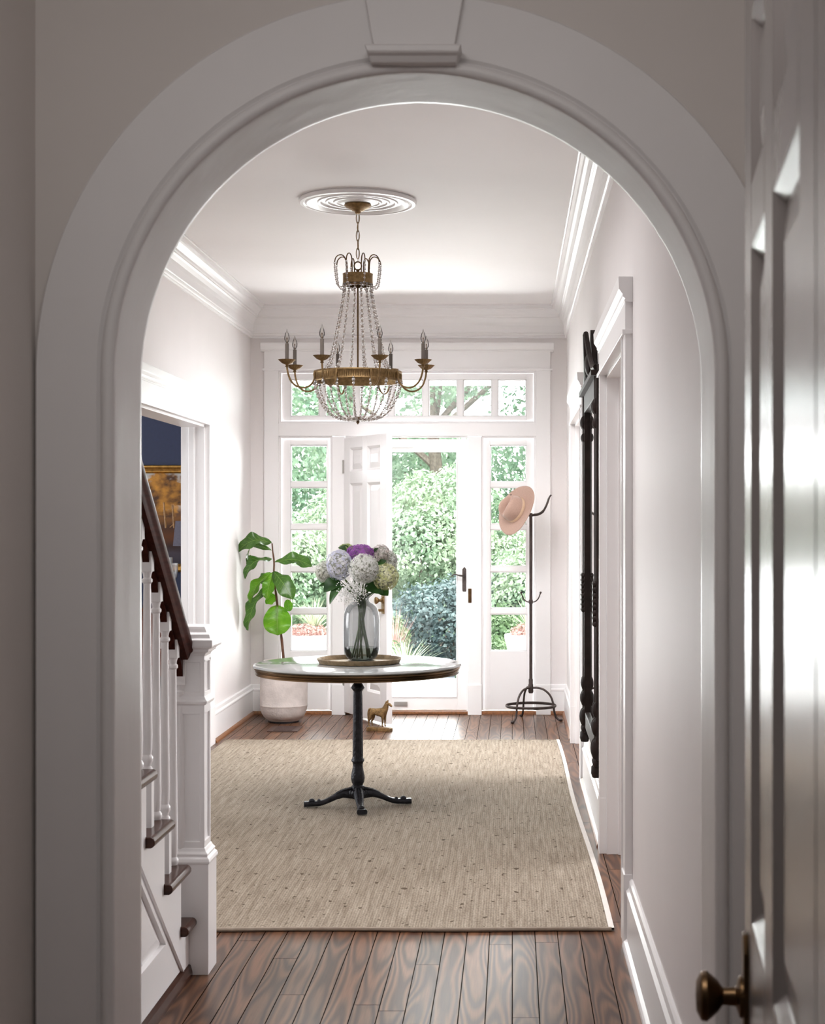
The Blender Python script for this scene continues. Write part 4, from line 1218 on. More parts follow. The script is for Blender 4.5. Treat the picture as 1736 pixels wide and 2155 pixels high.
# foliage of the bouquet
bl = [((716, 1222), (681, 1247), 0.085, 7.98, (-0.2, -0.8, 0.6), 'broad dark green leaf low on the left of the bouquet'),
      ((722, 1228), (694, 1272), 0.050, 7.95, (-0.5, -0.8, 0.2), 'narrow dark green leaf hanging toward the vase shoulder'),
      ((712, 1228), (668, 1236), 0.035, 8.05, (0, -0.6, 0.8), 'small grey green leaf sticking out at the far left'),
      ((770, 1226), (806, 1250), 0.085, 7.97, (0.1, -0.9, 0.5), 'broad dark green leaf under the yellow green bloom'),
      ((800, 1240), (817, 1254), 0.060, 8.00, (0.2, -0.9, 0.3), 'small leaf tip below the bouquet beside the brass knob'),
      ((742, 1160), (711, 1153), 0.040, 8.10, (0, -0.8, 0.6), 'bright green leaf at the top left of the bouquet'),
      ((790, 1192), (814, 1180), 0.045, 8.05, (0.1, -0.9, 0.5), 'green leaf between the pale right hand blooms'),
      ((786, 1162), (797, 1154), 0.020, 8.05, (0.1, -0.9, 0.5), 'dark leaf tip right of the purple bloom')]
for (b, t, wd, Y, nr, lb) in bl:
    m = MB(); leaf(m, at(*b, Y + 0.03), at(*t, Y), wd, nr, 0.25, 0.12)
    st = MB()
    o = m.build('hydrangea_leaf', HLEAF, fix=False)
    tag(o, lb, 'leaf', group='leaves of the bouquet')
    pb = at(*b, Y + 0.03)
    MB().tube(smooth_path([pb, (pb + NECK) / 2 + Vector((0, 0.01, 0)), NECK + Vector((0, 0.01, -0.02))], 4), 0.002, 5).build('leaf_stalk', STEMG, parent=o)
# baby's breath
gy = MB(); gs = MB(); rnd = random.Random(3)
for i in range(560):
    t = rnd.random()
    px = 742 + rnd.gauss(0, 17); py = 1243 + rnd.gauss(0, 15) + (742 - px) * 0.25
    if px < 707 or px > 772 or py > 1273: continue
    p = at(px, py, rnd.uniform(7.86, 8.02))
    gy.ball(p, 0.0030 * rnd.uniform(0.7, 1.3), 6, 4)
    if i % 50 == 0:
        q = NECK + Vector((rnd.uniform(-.02, .02), -0.02, 0.0))
        gs.tube([p, (p + q) / 2 + Vector((0, 0, 0.006)), q], 0.0006, 4)
o = gy.build('gypsophila_spray', mat('tiny_white_blossoms', (0.82, 0.82, 0.80), 0.8), fix=False)
tag(o, "airy spray of tiny white baby's breath over the vase neck", 'flower', kind='stuff')
gs.build('fine_stems', STEMG, parent=o, fix=False)

# ------------------------------------------------------------------ potted fiddle leaf fig
PX_, PY_ = -1.664, 11.42
pt = thing('potted_fig_tree', 'fiddle leaf fig in a round cement pot left of the front door', 'potted plant', (PX_, PY_, 0.0))
MB().lathe([(0.0, 0.012), (0.112, 0.012), (0.116, 0.018), (0.130, 0.026), (0.147, 0.044), (0.160, 0.070), (0.168, 0.098), (0.1715, 0.120), (0.1735, 0.124), (0.171, 0.130), (0.1715, 0.20), (0.172, 0.30), (0.166, 0.38), (0.152, 0.44), (0.146, 0.45), (0.140, 0.44), (0.140, 0.40), (0.0, 0.40)],
           64, c=(PX_, PY_, 0)).build('pot', POTM, parent=pt, angle=35)
MB().lathe([(0.0, 0.0), (0.112, 0.0), (0.112, 0.014), (0.0, 0.014)], 40, c=(PX_, PY_, 0.0)).build('saucer', IRON, parent=pt)
MB().lathe([(0.0, 0.402), (0.139, 0.402), (0.0, 0.412)], 32, c=(PX_, PY_, 0)).build('soil', SOIL, parent=pt)
FYP = 11.40
def fp(x, y, dy=0.0): return at(480 + x / 4.133, 1080 + y / 4.133, FYP + dy)
tr_ = MB().tube(smooth_path([Vector((PX_ + 0.0, PY_, 0.40)), fp(480, 1250), fp(462, 1060), fp(440, 900), fp(420, 730), fp(398, 560), fp(400, 430), fp(388, 330), fp(382, 262)], 5),
                [0.010] * 10 + [0.0085] * 12 + [0.0065] * 12 + [0.005] * 7, 8)
tr_.build('trunk', STEMB, parent=pt)
leaves = [
    # base, tip, width, normal, fold, droop, shape
    ((380, 262, 0), (84, 335, -0.05), 0.115, (0.0, -0.75, 0.65), 0.25, 0.30, 'fiddle'),
    ((380, 325, 0), (180, 420, 0.06), 0.085, (-0.2, -0.6, 0.8), 0.3, 0.50, 'fiddle'),
    ((386, 408, 0), (145, 570, -0.08), 0.105, (-0.3, -0.6, 0.75), 0.25, 0.30, 'fiddle'),
    ((405, 430, 0), (735, 470, 0.05), 0.105, (0.1, -0.75, 0.65), 0.25, 0.22, 'fiddle'),
    ((398, 512, 0), (560, 755, -0.10), 0.125, (0.35, -0.9, 0.2), 0.15, 0.12, 'fiddle'),
    ((395, 515, 0), (335, 750, -0.06), 0.085, (-0.2, -0.95, 0.1), 0.25, 0.10, 'fiddle'),
    ((375, 520, 0.02), (195, 780, -0.03), 0.095, (-0.6, -0.7, 0.3), 0.35, 0.15, 'fiddle'),
    ((345, 640, 0.04), (170, 1020, 0.0), 0.110, (-0.7, -0.7, 0.2), 0.3, 0.12, 'fiddle'),
    ((370, 560, 0.05), (262, 590, 0.08), 0.060, (0.3, -0.9, 0.3), 0.2, 0.2, 'ovate'),
    ((428, 802, 0), (426, 1062, -0.05), 0.140, (0.15, -0.98, 0.1), 0.1, 0.06, 'round'),
    ((515, 752, 0.02), (530, 856, 0.0), 0.045, (0.2, -0.95, 0.2), 0.2, 0.1, 'round'),
    ((415, 715, 0.05), (330, 790, 0.05), 0.070, (-0.2, -0.9, 0.4), 0.2, 0.1, 'ovate'),
    ((200, 365, 0.08), (165, 455, 0.08), 0.032, (-0.3, -0.9, 0.2), 0.1, 0.1, 'ovate'),
]
for li_, (b, t, wd, nr, fo, dr, shp) in enumerate(leaves):
    m = MB(); vn = leaf(m, fp(b[0], b[1], b[2]), fp(t[0], t[1], t[2]), wd * 1.38, nr, fo, dr, 16, shp, 0.7)
    lf = m.build('leaf', FIG2 if li_ in (5, 6, 9, 10, 11) else FIG, parent=pt, world=True, fix=False)
    mv = MB()
    for k_, q in enumerate(vn):
        mv.tube(q, 0.0011 if k_ == 0 else 0.0006, 5)
    mv.build('leaf_veins', VEIN, parent=lf, world=True, fix=False)

# floor vent
m = MB().box(-1.70, -1.49, 10.86, 11.14, 0.0, 0.006)
for i in range(9):
    m.box(-1.66, -1.53, 10.885 + 0.027 * i, 10.897 + 0.027 * i, 0.006, 0.009)
tag(m.build('floor_vent', VENT, bevel=0.001), 'dark rectangular floor register in front of the cement pot', 'floor vent')

# ------------------------------------------------------------------ horse door stop
HX, HY = -0.925, 10.92
hs = thing('horse_figurine', 'weathered gold horse statuette standing on the floor by the open door', 'figurine', (HX, HY, 0.0), rz=math.radians(-22))
m = MB().box(-0.090, 0.090, -0.026, 0.026, 0.0, 0.022).box(-0.084, 0.084, -0.021, 0.021, 0.022, 0.026)
m.build('plinth', HORSE, parent=hs, world=False, bevel=0.002)
def skin(name, pts, edges, m, parent, sub=2, root=0):
    me = bpy.data.meshes.new(name)
    me.from_pydata([p[:3] for p in pts], edges, [])
    o = bpy.data.objects.new(name, me); COL.objects.link(o)
    o.parent = parent
    sk = o.modifiers.new('skin', 'SKIN'); sk.use_smooth_shade = True
    for i, p in enumerate(pts):
        r = p[3] if len(p) == 4 else (p[3], p[4])
        rr = (r, r) if not isinstance(r, tuple) else r
        me.skin_vertices[0].data[i].radius = rr
    me.skin_vertices[0].data[root].use_root = True
    ss = o.modifiers.new('sub', 'SUBSURF'); ss.levels = sub; ss.render_levels = sub
    me.materials.append(m)
    return o
hp = [(-0.008, 0, 0.128, 0.025),        # 0 belly root
      (-0.040, 0, 0.134, 0.027),        # 1 loin
      (0.026, 0, 0.130, 0.028),         # 2 chest
      (0.044, 0, 0.150, 0.0235),        # 3 neck base
      (0.056, 0, 0.174, 0.0165),        # 4 neck
      (0.064, 0, 0.196, 0.0125),        # 5 poll
      (0.079, 0, 0.188, 0.0105),        # 6 cheek
      (0.098, 0, 0.172, 0.0068),        # 7 muzzle
      (-0.058, 0.013, 0.112, 0.0190), (-0.054, 0.015, 0.086, 0.0105), (-0.068, 0.015, 0.064, 0.0062), (-0.064, 0.015, 0.040, 0.0045), (-0.058, 0.015, 0.031, 0.0064),
      (-0.062, -0.013, 0.112, 0.0190), (-0.062, -0.015, 0.086, 0.0105), (-0.077, -0.015, 0.064, 0.0062), (-0.074, -0.015, 0.040, 0.0045), (-0.068, -0.015, 0.031, 0.0064),
      (0.034, 0.012, 0.104, 0.0130), (0.037, 0.013, 0.075, 0.0070), (0.036, 0.013, 0.045, 0.0046), (0.041, 0.013, 0.031, 0.0064),
      (0.030, -0.012, 0.104, 0.0130), (0.031, -0.013, 0.075, 0.0070), (0.028, -0.013, 0.045, 0.0046), (0.033, -0.013, 0.031, 0.0064),
      (-0.062, 0, 0.138, 0.0210)]       # 26 rump
he = [(0, 1), (0, 2), (2, 3), (3, 4), (4, 5), (5, 6), (6, 7), (1, 26), (1, 8), (8, 9), (9, 10), (10, 11), (11, 12), (1, 13), (13, 14), (14, 15), (15, 16), (16, 17),
      (2, 18), (18, 19), (19, 20), (20, 21), (2, 22), (22, 23), (23, 24), (24, 25)]
skin('horse_body', hp, he, HORSE, hs)
m = MB()
m.tube(smooth_path([(-0.066, 0, 0.152), (-0.080, 0, 0.144), (-0.086, 0, 0.115), (-0.085, 0, 0.075), (-0.084, 0, 0.052)], 4), [0.006, 0.007, 0.008, 0.008, 0.008, 0.008, 0.008, 0.008, 0.008, 0.008, 0.007, 0.007, 0.006, 0.005, 0.004, 0.003, 0.002], 8)
m.build('tail', HORSE, parent=hs, world=False)
m = MB()
for s in (-1, 1):
    m.tube([(0.062, s * 0.007, 0.200), (0.063, s * 0.008, 0.210), (0.066, s * 0.007, 0.219)], [0.0045, 0.004, 0.0008], 8)
m.build('ears', HORSE, parent=hs, world=False)
m = MB().tube(smooth_path([(0.056, 0, 0.208), (0.046, 0, 0.190), (0.034, 0, 0.170), (0.022, 0, 0.156)], 4), 0.006, 8, flat=0.5)
m.build('mane', HORSE, parent=hs, world=False)

# ------------------------------------------------------------------ coat stand and hat
CX, CY = 0.136, 11.50
cs = thing('coat_stand', 'tall bronze metal coat stand with three legged ring base beside the right sidelight', 'coat stand', (CX, CY, 0.0))
def C(x, y, z): return (CX + x, CY + y, z)
MB().tube([C(0, 0, 0.215), C(0, 0, 0.26), C(0, 0, 0.9), C(0, 0, 1.52)], 0.0115, 12).build('pole', BRONZE, parent=cs)
MB().lathe([(0.0, 0.200), (0.014, 0.200), (0.019, 0.210), (0.019, 0.262), (0.0155, 0.268), (0.016, 0.300), (0.012, 0.306), (0, 0.306)], 20, c=C(0, 0, 0)).build('hub', BRONZE, parent=cs)
for i, a in enumerate((233, 347, 108)):
    t = math.radians(a); d = Vector((math.cos(t), math.sin(t), 0)); b = Vector((CX, CY, 0))
    pts = [b + d * r + Vector((0, 0, z)) for r, z in ((0.0, 0.238), (0.05, 0.240), (0.10, 0.226), (0.145, 0.185), (0.168, 0.125), (0.175, 0.07), (0.190, 0.028), (0.215, 0.008), (0.232, 0.010))]
    m = MB().tube(smooth_path(pts, 5), 0.0078, 8)
    m.ball(b + d * 0.226 + Vector((0, 0, 0.0095)), 0.0125, 10, 6, sc=(1, 1, 0.75))
    m.build('leg', BRONZE, parent=cs)
MB().tube([C(0.182 * math.cos(2 * PI * k / 48), 0.182 * math.sin(2 * PI * k / 48), 0.108) for k in range(48)], 0.010, 8, closed=True, flat=0.6).build('base_ring', BRONZE, parent=cs)
for sgn, y in ((1, 0), (-1, 0.0)):
    pts = [C(0, y, 1.500), C(sgn * 0.02, y, 1.507), C(sgn * 0.055, y, 1.512), C(sgn * 0.090, y, 1.535), C(sgn * 0.115, y, 1.58), C(sgn * 0.135, y, 1.635), C(sgn * 0.150, y, 1.655)]
    MB().tube(smooth_path(pts, 5), [0.010] * 16 + [0.008] * 9 + [0.0065] * 6, 8).build('top_arm', BRONZE, parent=cs)
MB().lathe([(0.0, 0.850), (0.014, 0.855), (0.017, 0.870), (0.014, 0.885), (0, 0.890)], 16, c=C(0, 0, 0)).build('hook_collar', BRONZE, parent=cs)
for sgn in (1, -1):
    pts = [C(0, -0.012, 0.868), C(sgn * 0.03, -0.014, 0.872), C(sgn * 0.055, -0.014, 0.895), C(sgn * 0.070, -0.014, 0.935)]
    m = MB().tube(smooth_path(pts, 5), 0.0045, 8); m.ball(C(sgn * 0.071, -0.014, 0.938), 0.0085, 10, 6)
    m.build('lower_hook', BRONZE, parent=cs)

hn = Vector((-0.68, -0.66, 0.32)).normalized()
up_i = Vector((0.41, -0.10, 0.91)); up_i = (up_i - hn * up_i.dot(hn)).normalized()
sd_ = up_i.cross(hn)
HC = at(1088, 1074, 11.43)
hat = thing('felt_hat', 'blush felt brimmed hat hanging on the left arm of the coat stand', 'hat', HC)
Mh = Matrix((( up_i.x, sd_.x, hn.x), (up_i.y, sd_.y, hn.y), (up_i.z, sd_.z, hn.z))).to_4x4()
def hatsurf(prof, n=64):
    vs = []; fs = []
    for r, z in prof:
        for k in range(n):
            a = 2 * PI * k / n
            x = r * math.cos(a) * 1.10; y = r * math.sin(a) * 0.92
            zz = z
            if z > 0.055:   # pinch and centre crease of the crown
                f = (z - 0.055) / 0.065
                crease = math.exp(-(y / 0.022) ** 2) * math.exp(-((x + 0.012) / 0.085) ** 2)
                zz -= 0.036 * f * crease
                side = math.exp(-((abs(y) - 0.075) / 0.03) ** 2) * math.exp(-((x - 0.045) / 0.035) ** 2)
                y *= 1 - 0.22 * f * side
                zz -= 0.012 * f * max(0, x / 0.09)
            if r > 0.10:    # brim roll
                zz += 0.022 * ((r - 0.10) / 0.08) ** 2 * (abs(math.sin(a)) ** 2) - 0.006 * ((r - 0.10) / 0.08) * abs(math.cos(a))
            vs.append(Mh @ Vector((x, y, zz)))
    for i in range(len(prof) - 1):
        for k in range(n):
            k2 = (k + 1) % n
            fs.append((i * n + k, i * n + k2, (i + 1) * n + k2, (i + 1) * n + k))
    return vs, fs
prof = [(0.176, 0.0), (0.165, 0.001), (0.150, 0.0015), (0.13, 0.0015), (0.110, 0.002), (0.094, 0.003), (0.088, 0.008), (0.086, 0.02), (0.084, 0.045), (0.081, 0.075), (0.077, 0.102), (0.071, 0.120), (0.062, 0.131), (0.050, 0.137), (0.035, 0.1385), (0.02, 0.139), (0.004, 0.139)]
vs, fs = hatsurf(prof)
hm = MB().add(vs, fs, True).build('hat_shell', HATM, parent=hat, world=False, fix=False, angle=80)
sol = hm.modifiers.new('felt', 'SOLIDIFY'); sol.thickness = 0.003; sol.offset = 0
vs, fs = hatsurf([(0.0900, 0.012), (0.0912, 0.013), (0.0902, 0.034), (0.0885, 0.036)])
MB().add(vs, fs, True).build('hat_band', BAND, parent=hat, world=False, fix=False)

# ------------------------------------------------------------------ mirror on the right wall
mx0, mx1 = 7.10, 8.36
mz0, mz1 = 0.31, 2.13
mr = thing('wall_mirror', 'tall dark carved wood mirror hanging on the right wall between the doorways', 'mirror', (XR, (mx0 + mx1) / 2, mz0))
FXB = XR - 0.001
def fb(m, y0, y1, z0, z1, a0=0.0, a1=0.032): m.box(FXB - a1, FXB - a0, y0, y1, z0, z1); return m
for y0, y1 in ((mx0, mx0 + 0.085), (mx1 - 0.085, mx1)):
    m = MB(); fb(m, y0, y1, mz0 + 0.06, mz1)
    m.tube([(FXB - 0.026, (y0 + y1) / 2, mz0 + 0.02), (FXB - 0.026, (y0 + y1) / 2, mz1 + 0.01)], 0.014, 10)
    st = m.build('frame_stile', MIRF, parent=mr, bevel=0.003)
    yc = (y0 + y1) / 2
    b = MB()      # beaded rosette at mid height
    for s in (-1, 1):
        for q in range(8):
            b.ball((FXB - 0.034, yc + s * 0.030, 0.99 + q * 0.026), 0.0145, 8, 6)
    b.box(FXB - 0.046, FXB - 0.030, yc - 0.034, yc + 0.034, 0.985, 1.178)
    b.build('beaded_rosette', MIRF, parent=st, fix=False)
    # scrolled bracket near the foot
    b = MB()
    for s in (-1, 1):
        for (zz, rr, ln) in ((0.60, 0.018, 2.4), (0.52, 0.022, 2.2), (0.42, 0.026, 2.2), (0.36, 0.018, 1.4)):
            b.ball((FXB - 0.032, yc + s * 0.030, zz), rr * 0.85, 10, 8, sc=(1, 0.8, ln))
    b.lathe([(0.0, 0.0), (0.020, 0.0), (0.026, 0.02), (0.024, 0.05), (0.016, 0.06), (0.0, 0.06)], 14, c=(FXB - 0.027, yc, mz0 - 0.02))
    b.build('carved_bracket', MIRF, parent=st, fix=False)
    b = MB()
    for s in (-1, 1):
        for (zz, rr, ln) in ((1.98, 0.022, 2.0), (1.90, 0.018, 1.6)):
            b.ball((FXB - 0.032, yc + s * 0.028, zz), rr * 0.85, 10, 8, sc=(1, 0.8, ln))
    b.build('carved_capital', MIRF, parent=st, fix=False)
m = MB(); fb(m, mx0 + 0.085, mx1 - 0.085, mz1 - 0.10, mz1, 0, 0.032)
m.build('top_rail', MIRF, parent=mr, bevel=0.003)
m = MB(); fb(m, mx0 + 0.085, mx1 - 0.085, mz0 + 0.06, mz0 + 0.14, 0, 0.028)
m.build('bottom_rail', MIRF, parent=mr, bevel=0.003)
m = MB(); fb(m, mx0 + 0.08, mx1 - 0.08, mz0 + 0.13, mz1 - 0.09, 0.006, 0.014)
m.build('mirror_glass', MIRROR, parent=mr)
m = MB()          # pierced crest
cyc = (mx0 + mx1) / 2
crest = [(-0.63, 0.0), (0.63, 0.0), (0.62, 0.04), (0.40, 0.06), (0.24, 0.055), (0.17, 0.09), (0.11, 0.15), (0.07, 0.20), (0.03, 0.25), (0.0, 0.27), (-0.03, 0.25), (-0.07, 0.20), (-0.11, 0.15), (-0.17, 0.09), (-0.24, 0.055), (-0.40, 0.06), (-0.62, 0.04)]
m.prism(crest, FXB - 0.026, FXB - 0.004, lambda u, v, w_: (w_, cyc + u, mz1 + v))
for s in (-1, 1):
    m.tube(smooth_path([(FXB - 0.03, cyc + s * 0.58, mz1 + 0.03), (FXB - 0.032, cyc + s * 0.35, mz1 + 0.05), (FXB - 0.040, cyc + s * 0.16, mz1 + 0.13), (FXB - 0.050, cyc + s * 0.03, mz1 + 0.25)], 5), 0.013, 8)
m.ball((FXB - 0.030, cyc, mz1 + 0.10), 0.050, 14, 10, sc=(0.5, 1, 1.2))
m.box(FXB - 0.055, FXB, mx0 - 0.01, mx1 + 0.01, mz1 - 0.012, mz1 + 0.012)
m.build('carved_crest', MIRF, parent=mr, angle=35)

# ------------------------------------------------------------------ staircase
RUN, RIS = 0.2335, 0.187
NS = 9
SXO, SXI = -1.01, XL + 0.002
stc = thing('staircase', 'white open sided staircase with dark treads and mahogany handrail at the left', 'staircase', (-1.05, 5.1, 0))
def nos(k): return 5.171 - RUN * (k - 1)
for k in range(1, NS + 1):
    zt_ = RIS * k
    y1, y0 = nos(k), nos(k + 1) - 0.042
    if k == 1: y1 = 5.171
    m = MB()
    # rounded nosing on the open side and on the front
    th = 0.032
    prof = [(SXI, zt_), (SXO - 0.012, zt_), (SXO - 0.004, zt_ - 0.004), (SXO, zt_ - 0.012), (SXO, zt_ - 0.020), (SXO - 0.004, zt_ - 0.028), (SXO - 0.012, zt_ - th), (SXI, zt_ - th)]
    if k == 1:
        m.prism([(x if x > SXI else SXI, z) for x, z in prof], y0, 5.022, lambda u, v, w_: (u, w_, v))
        m.prism([(SXI, zt_), (-1.125, zt_), (-1.125, zt_ - th), (SXI, zt_ - th)], 5.022, y1, lambda u, v, w_: (u, w_, v))
    else:
        m.prism(prof, y0, y1, lambda u, v, w_: (u, w_, v))
    m.build('tread', TREAD, parent=stc, bevel=0.003)
    MB().box(SXI, -1.046, nos(k) - 0.045, nos(k) - 0.030, zt_ - RIS, zt_ - 0.032).build('riser', TRIM, parent=stc)
# side: stepped skirt down to the diagonal, and panelled base below
m = MB()
SX = -1.036
poly = [(nos(1) - 0.032 - 0.12, 0.0)]
YN = 5.02
poly = [(YN, 0.0), (YN, RIS - 0.032)]
for k in range(1, NS + 1):
    yb = nos(k + 1) - 0.032
    poly.append((yb, RIS * k - 0.032)); 
    if k < NS: poly.append((yb, RIS * (k + 1) - 0.032))
ye = nos(NS + 1) - 0.032
def diag(y): return 0.0266 + 0.81 * (4.955 - y)
poly += [(ye, diag(ye)), (4.975, 0.012), (4.975, 0.0)]
# build as strips, one per step
for k in range(1, NS + 1):
    ya = nos(k) - 0.032 if k > 1 else YN
    yb = nos(k + 1) - 0.032
    zt_ = RIS * k - 0.032
    da, db = max(diag(ya), 0.0), max(diag(yb), 0.0)
    m.prism([(ya, da), (ya, zt_), (yb, zt_), (yb, db)], SX - 0.018, SX, lambda u, v, w_: (w_, u, v))
m.build('stepped_stringer', TRIM, parent=stc)
m = MB()
m.prism([(YN, 0.0), (YN, 0.02), (4.96, 0.06), (ye, diag(ye) + 0.03), (ye, 0.0)], SX - 0.025, SX - 0.008, lambda u, v, w_: (w_, u, v))
m.tube([(SX - 0.004, 4.955, diag(4.955)), (SX - 0.004, ye, diag(ye))], 0.006, 6)
m.build('side_skirt', TRIM, parent=stc)
m = MB()
q0 = (4.70, 0.180); slope = 0.81
def tri(inset, x):
    b = q0[1] + inset
    yr = q0[0] - inset * 2.35
    yl = ye + 0.02
    return [(x, yr, b), (x, yl, b), (x, yl, b + slope * (yr - yl))]
xa, xb, xc = SX - 0.008, SX + 0.006, SX - 0.004
rings = [tri(0.0, xa), tri(0.004, xb), tri(0.016, xb), tri(0.020, xa), tri(0.055, xc + 0.004)]
vs = [p for r in rings for p in r]
fs = []
for i in range(len(rings) - 1):
    for k in range(3):
        fs.append((i * 3 + k, i * 3 + (k + 1) % 3, (i + 1) * 3 + (k + 1) % 3, (i + 1) * 3 + k))
fs.append((12, 13, 14))
m.add(vs, fs)
m.build('raised_panel', TRIM, parent=stc)
m = MB().mould([(0, 0), (0.020, 0), (0.020, 0.012), (0.014, 0.034), (0, 0.040)], (SX - 0.008, ye, 0), (SX - 0.008, 5.022, 0), (1, 0, 0))
m.build('shoe_moulding', TREAD, parent=stc, label='dark brown shoe moulding')
# balusters
def baluster(y, zb, ztp):
    m = MB()
    x = -1.067; h = 0.0165
    zl = zb + 0.150; zu = ztp - 0.055
    m.box(x - h, x + h, y - h, y + h, zb, zl)
    m.box(x - h, x + h, y - h, y + h, zu, ztp + 0.03)
    pr = [(0.0, zl - 0.001), (0.012, zl - 0.001), (0.013, zl + 0.006), (0.0165, zl + 0.014), (0.0165, zl + 0.020), (0.011, zl + 0.028), (0.0125, zl + 0.034), (0.0175, zl + 0.044), (0.0175, zl + 0.054), (0.012, zl + 0.062), (0.0145, zl + 0.075),
          (0.0155, zl + 0.12), (0.013, (zl + zu) / 2), (0.0108, zu - 0.045), (0.011, zu - 0.036), (0.0155, zu - 0.030), (0.0155, zu - 0.023), (0.011, zu - 0.018), (0.0125, zu - 0.008), (0.0160, zu + 0.001), (0.0, zu + 0.001)]
    m.lathe(pr, 16, c=(x, y, 0))
    return m.build('baluster', TRIM, parent=stc, angle=35)
def railbot(y): return 1.381 + 0.81 * (4.56 - y) - 0.006
for k in range(1, NS):
    for j in (0, 1):
        y = 5.05 - RUN * (k - 1) - 0.118 * j
        if y < 3.35: continue
        baluster(y, RIS * k, railbot(y) + 0.006)
# handrail
def rail():
    m = MB()
    prof = [(-0.020, -0.040), (0.020, -0.040), (0.024, -0.028), (0.026, -0.016), (0.031, -0.010), (0.033, 0.008), (0.029, 0.022), (0.018, 0.031), (0.0, 0.034), (-0.018, 0.031), (-0.029, 0.022), (-0.033, 0.008), (-0.031, -0.010), (-0.026, -0.016), (-0.024, -0.028)]
    y0, y1 = 3.20, 5.028
    dirn = Vector((0, 1, -0.81)).normalized(); upn = Vector((0, 0.81, 1)).normalized()
    vs = []
    n = len(prof)
    xc_ = -1.055
    for y in (y0, y1):
        base = Vector((xc_, y, railbot(y) + 0.048))
        for u, v in prof:
            vs.append(base + Vector((u, 0, 0)) + upn * v)
    fs = [tuple(range(n)), tuple(range(n, 2 * n))] + [(i, (i + 1) % n, n + (i + 1) % n, n + i) for i in range(n)]
    m.add(vs, fs, True)
    # scalloped fillets between the balusters
    for k in range(1, NS):
        for j in (0, 1):
            y = 5.05 - RUN * (k - 1) - 0.118 * j
            if y < 3.45: continue
            ya, yb = y - 0.118 + 0.0165, y - 0.0165
            pl = [(ya, railbot(ya) + 0.02), (yb, railbot(yb) + 0.02), (yb, railbot(yb) - 0.035)]
            for q in range(1, 7):
                t = q / 7
                yy = yb + (ya - yb) * t
                pl.append((yy, railbot(yy) - 0.035 * (1 - math.sin(PI * t) * 0.75) + 0.0))
            pl.append((ya, railbot(ya) - 0.02))
            m.prism(pl, -1.067 - 0.010, -1.067 + 0.010, lambda u, v, w_: (w_, u, v))
    m.build('handrail', MAHOG, parent=stc, angle=35)
rail()
# newel post
NX_, NYc = -1.047, 5.095
np_ = MB()
def nb(m, h, z0, z1): m.box(NX_ - h, NX_ + h, NYc - h * 0.95, NYc + h * 0.95, z0, z1); return m
nb(np_, 0.073, 0, 0.355)
def flare(m, pts):
    vs = []; fs = []
    for h, z in pts:
        vs += [(NX_ - h, NYc - h * 0.95, z), (NX_ + h, NYc - h * 0.95, z), (NX_ + h, NYc + h * 0.95, z), (NX_ - h, NYc + h * 0.95, z)]
    for i in range(len(pts) - 1):
        for q in range(4):
            fs.append((i * 4 + q, i * 4 + (q + 1) % 4, (i + 1) * 4 + (q + 1) % 4, (i + 1) * 4 + q))
    fs.append((0, 1, 2, 3)); k = (len(pts) - 1) * 4; fs.append((k, k + 1, k + 2, k + 3))
    m.add(vs, fs)
flare(np_, [(0.076, 0.355), (0.078, 0.362), (0.075, 0.372), (0.068, 0.378), (0.070, 0.386), (0.063, 0.394), (0.060, 0.402), (0.057, 0.405)])
nb(np_, 0.050, 0.40, 0.90)
for z0, z1 in ((0.400, 0.425), (0.835, 0.870), (0.885, 0.905), (1.00, 1.04)): nb(np_, 0.057, z0, z1)
for z0, z1 in ((0.42, 0.84), (0.90, 1.01)):
    for sx in (-1, 1):
        for sy in (-1, 1):
            x = NX_ + sx * 0.0495; y = NYc + sy * 0.0465
            np_.box(x - 0.0075, x + 0.0075, y - 0.0075, y + 0.0075, z0, z1)
nb(np_, 0.050, 0.90, 1.03)
flare(np_, [(0.057, 0.862), (0.066, 0.868), (0.068, 0.876), (0.062, 0.882), (0.057, 0.892)])
nw = np_.build('newel_post', TRIM, parent=stc, bevel=0.0015)
cpm = MB()
flare(cpm, [(0.057, 1.020), (0.062, 1.030), (0.072, 1.036), (0.074, 1.044), (0.086, 1.050), (0.088, 1.056), (0.088, 1.074), (0.080, 1.080), (0.076, 1.092), (0.066, 1.098), (0.062, 1.108), (0.058, 1.116), (0.052, 1.118)])
cpm.build('newel_cap', TRIM, parent=nw, world=True, bevel=0.0012)

# ------------------------------------------------------------------ dining room things
DY = 11.6
pa = thing('framed_painting', 'gilt framed autumn landscape painting on the navy wall', 'painting', (-2.85, DY - 0.03, 1.48))
px0, px1, pz0, pz1 = -3.40, -2.345, 1.085, 1.875
m = MB()
fprof = [(0.0, 0.0), (0.0, 0.022), (0.006, 0.030), (0.016, 0.034), (0.030, 0.026), (0.042, 0.022), (0.050, 0.026), (0.058, 0.016), (0.062, 0.008), (0.062, 0.0)]
def ring_frame(m, x0, x1, z0, z1, yb, prof):
    vs = []; n = len(prof)
    for cx_, cz_, sx, sz in ((x0, z0, 1, 1), (x1, z0, -1, 1), (x1, z1, -1, -1), (x0, z1, 1, -1)):
        for a, h in prof:
            vs.append((cx_ + sx * a, yb - h, cz_ + sz * a))
    fs = []
    for c_i in range(4):
        for i in range(n - 1):
            d_ = (c_i + 1) % 4
            fs.append((c_i * n + i, d_ * n + i, d_ * n + i + 1, c_i * n + i + 1))
    m.add(vs, fs)
ring_frame(m, px0, px1, pz0, pz1, DY - 0.002, fprof)
m.build('picture_frame', GOLD, parent=pa)
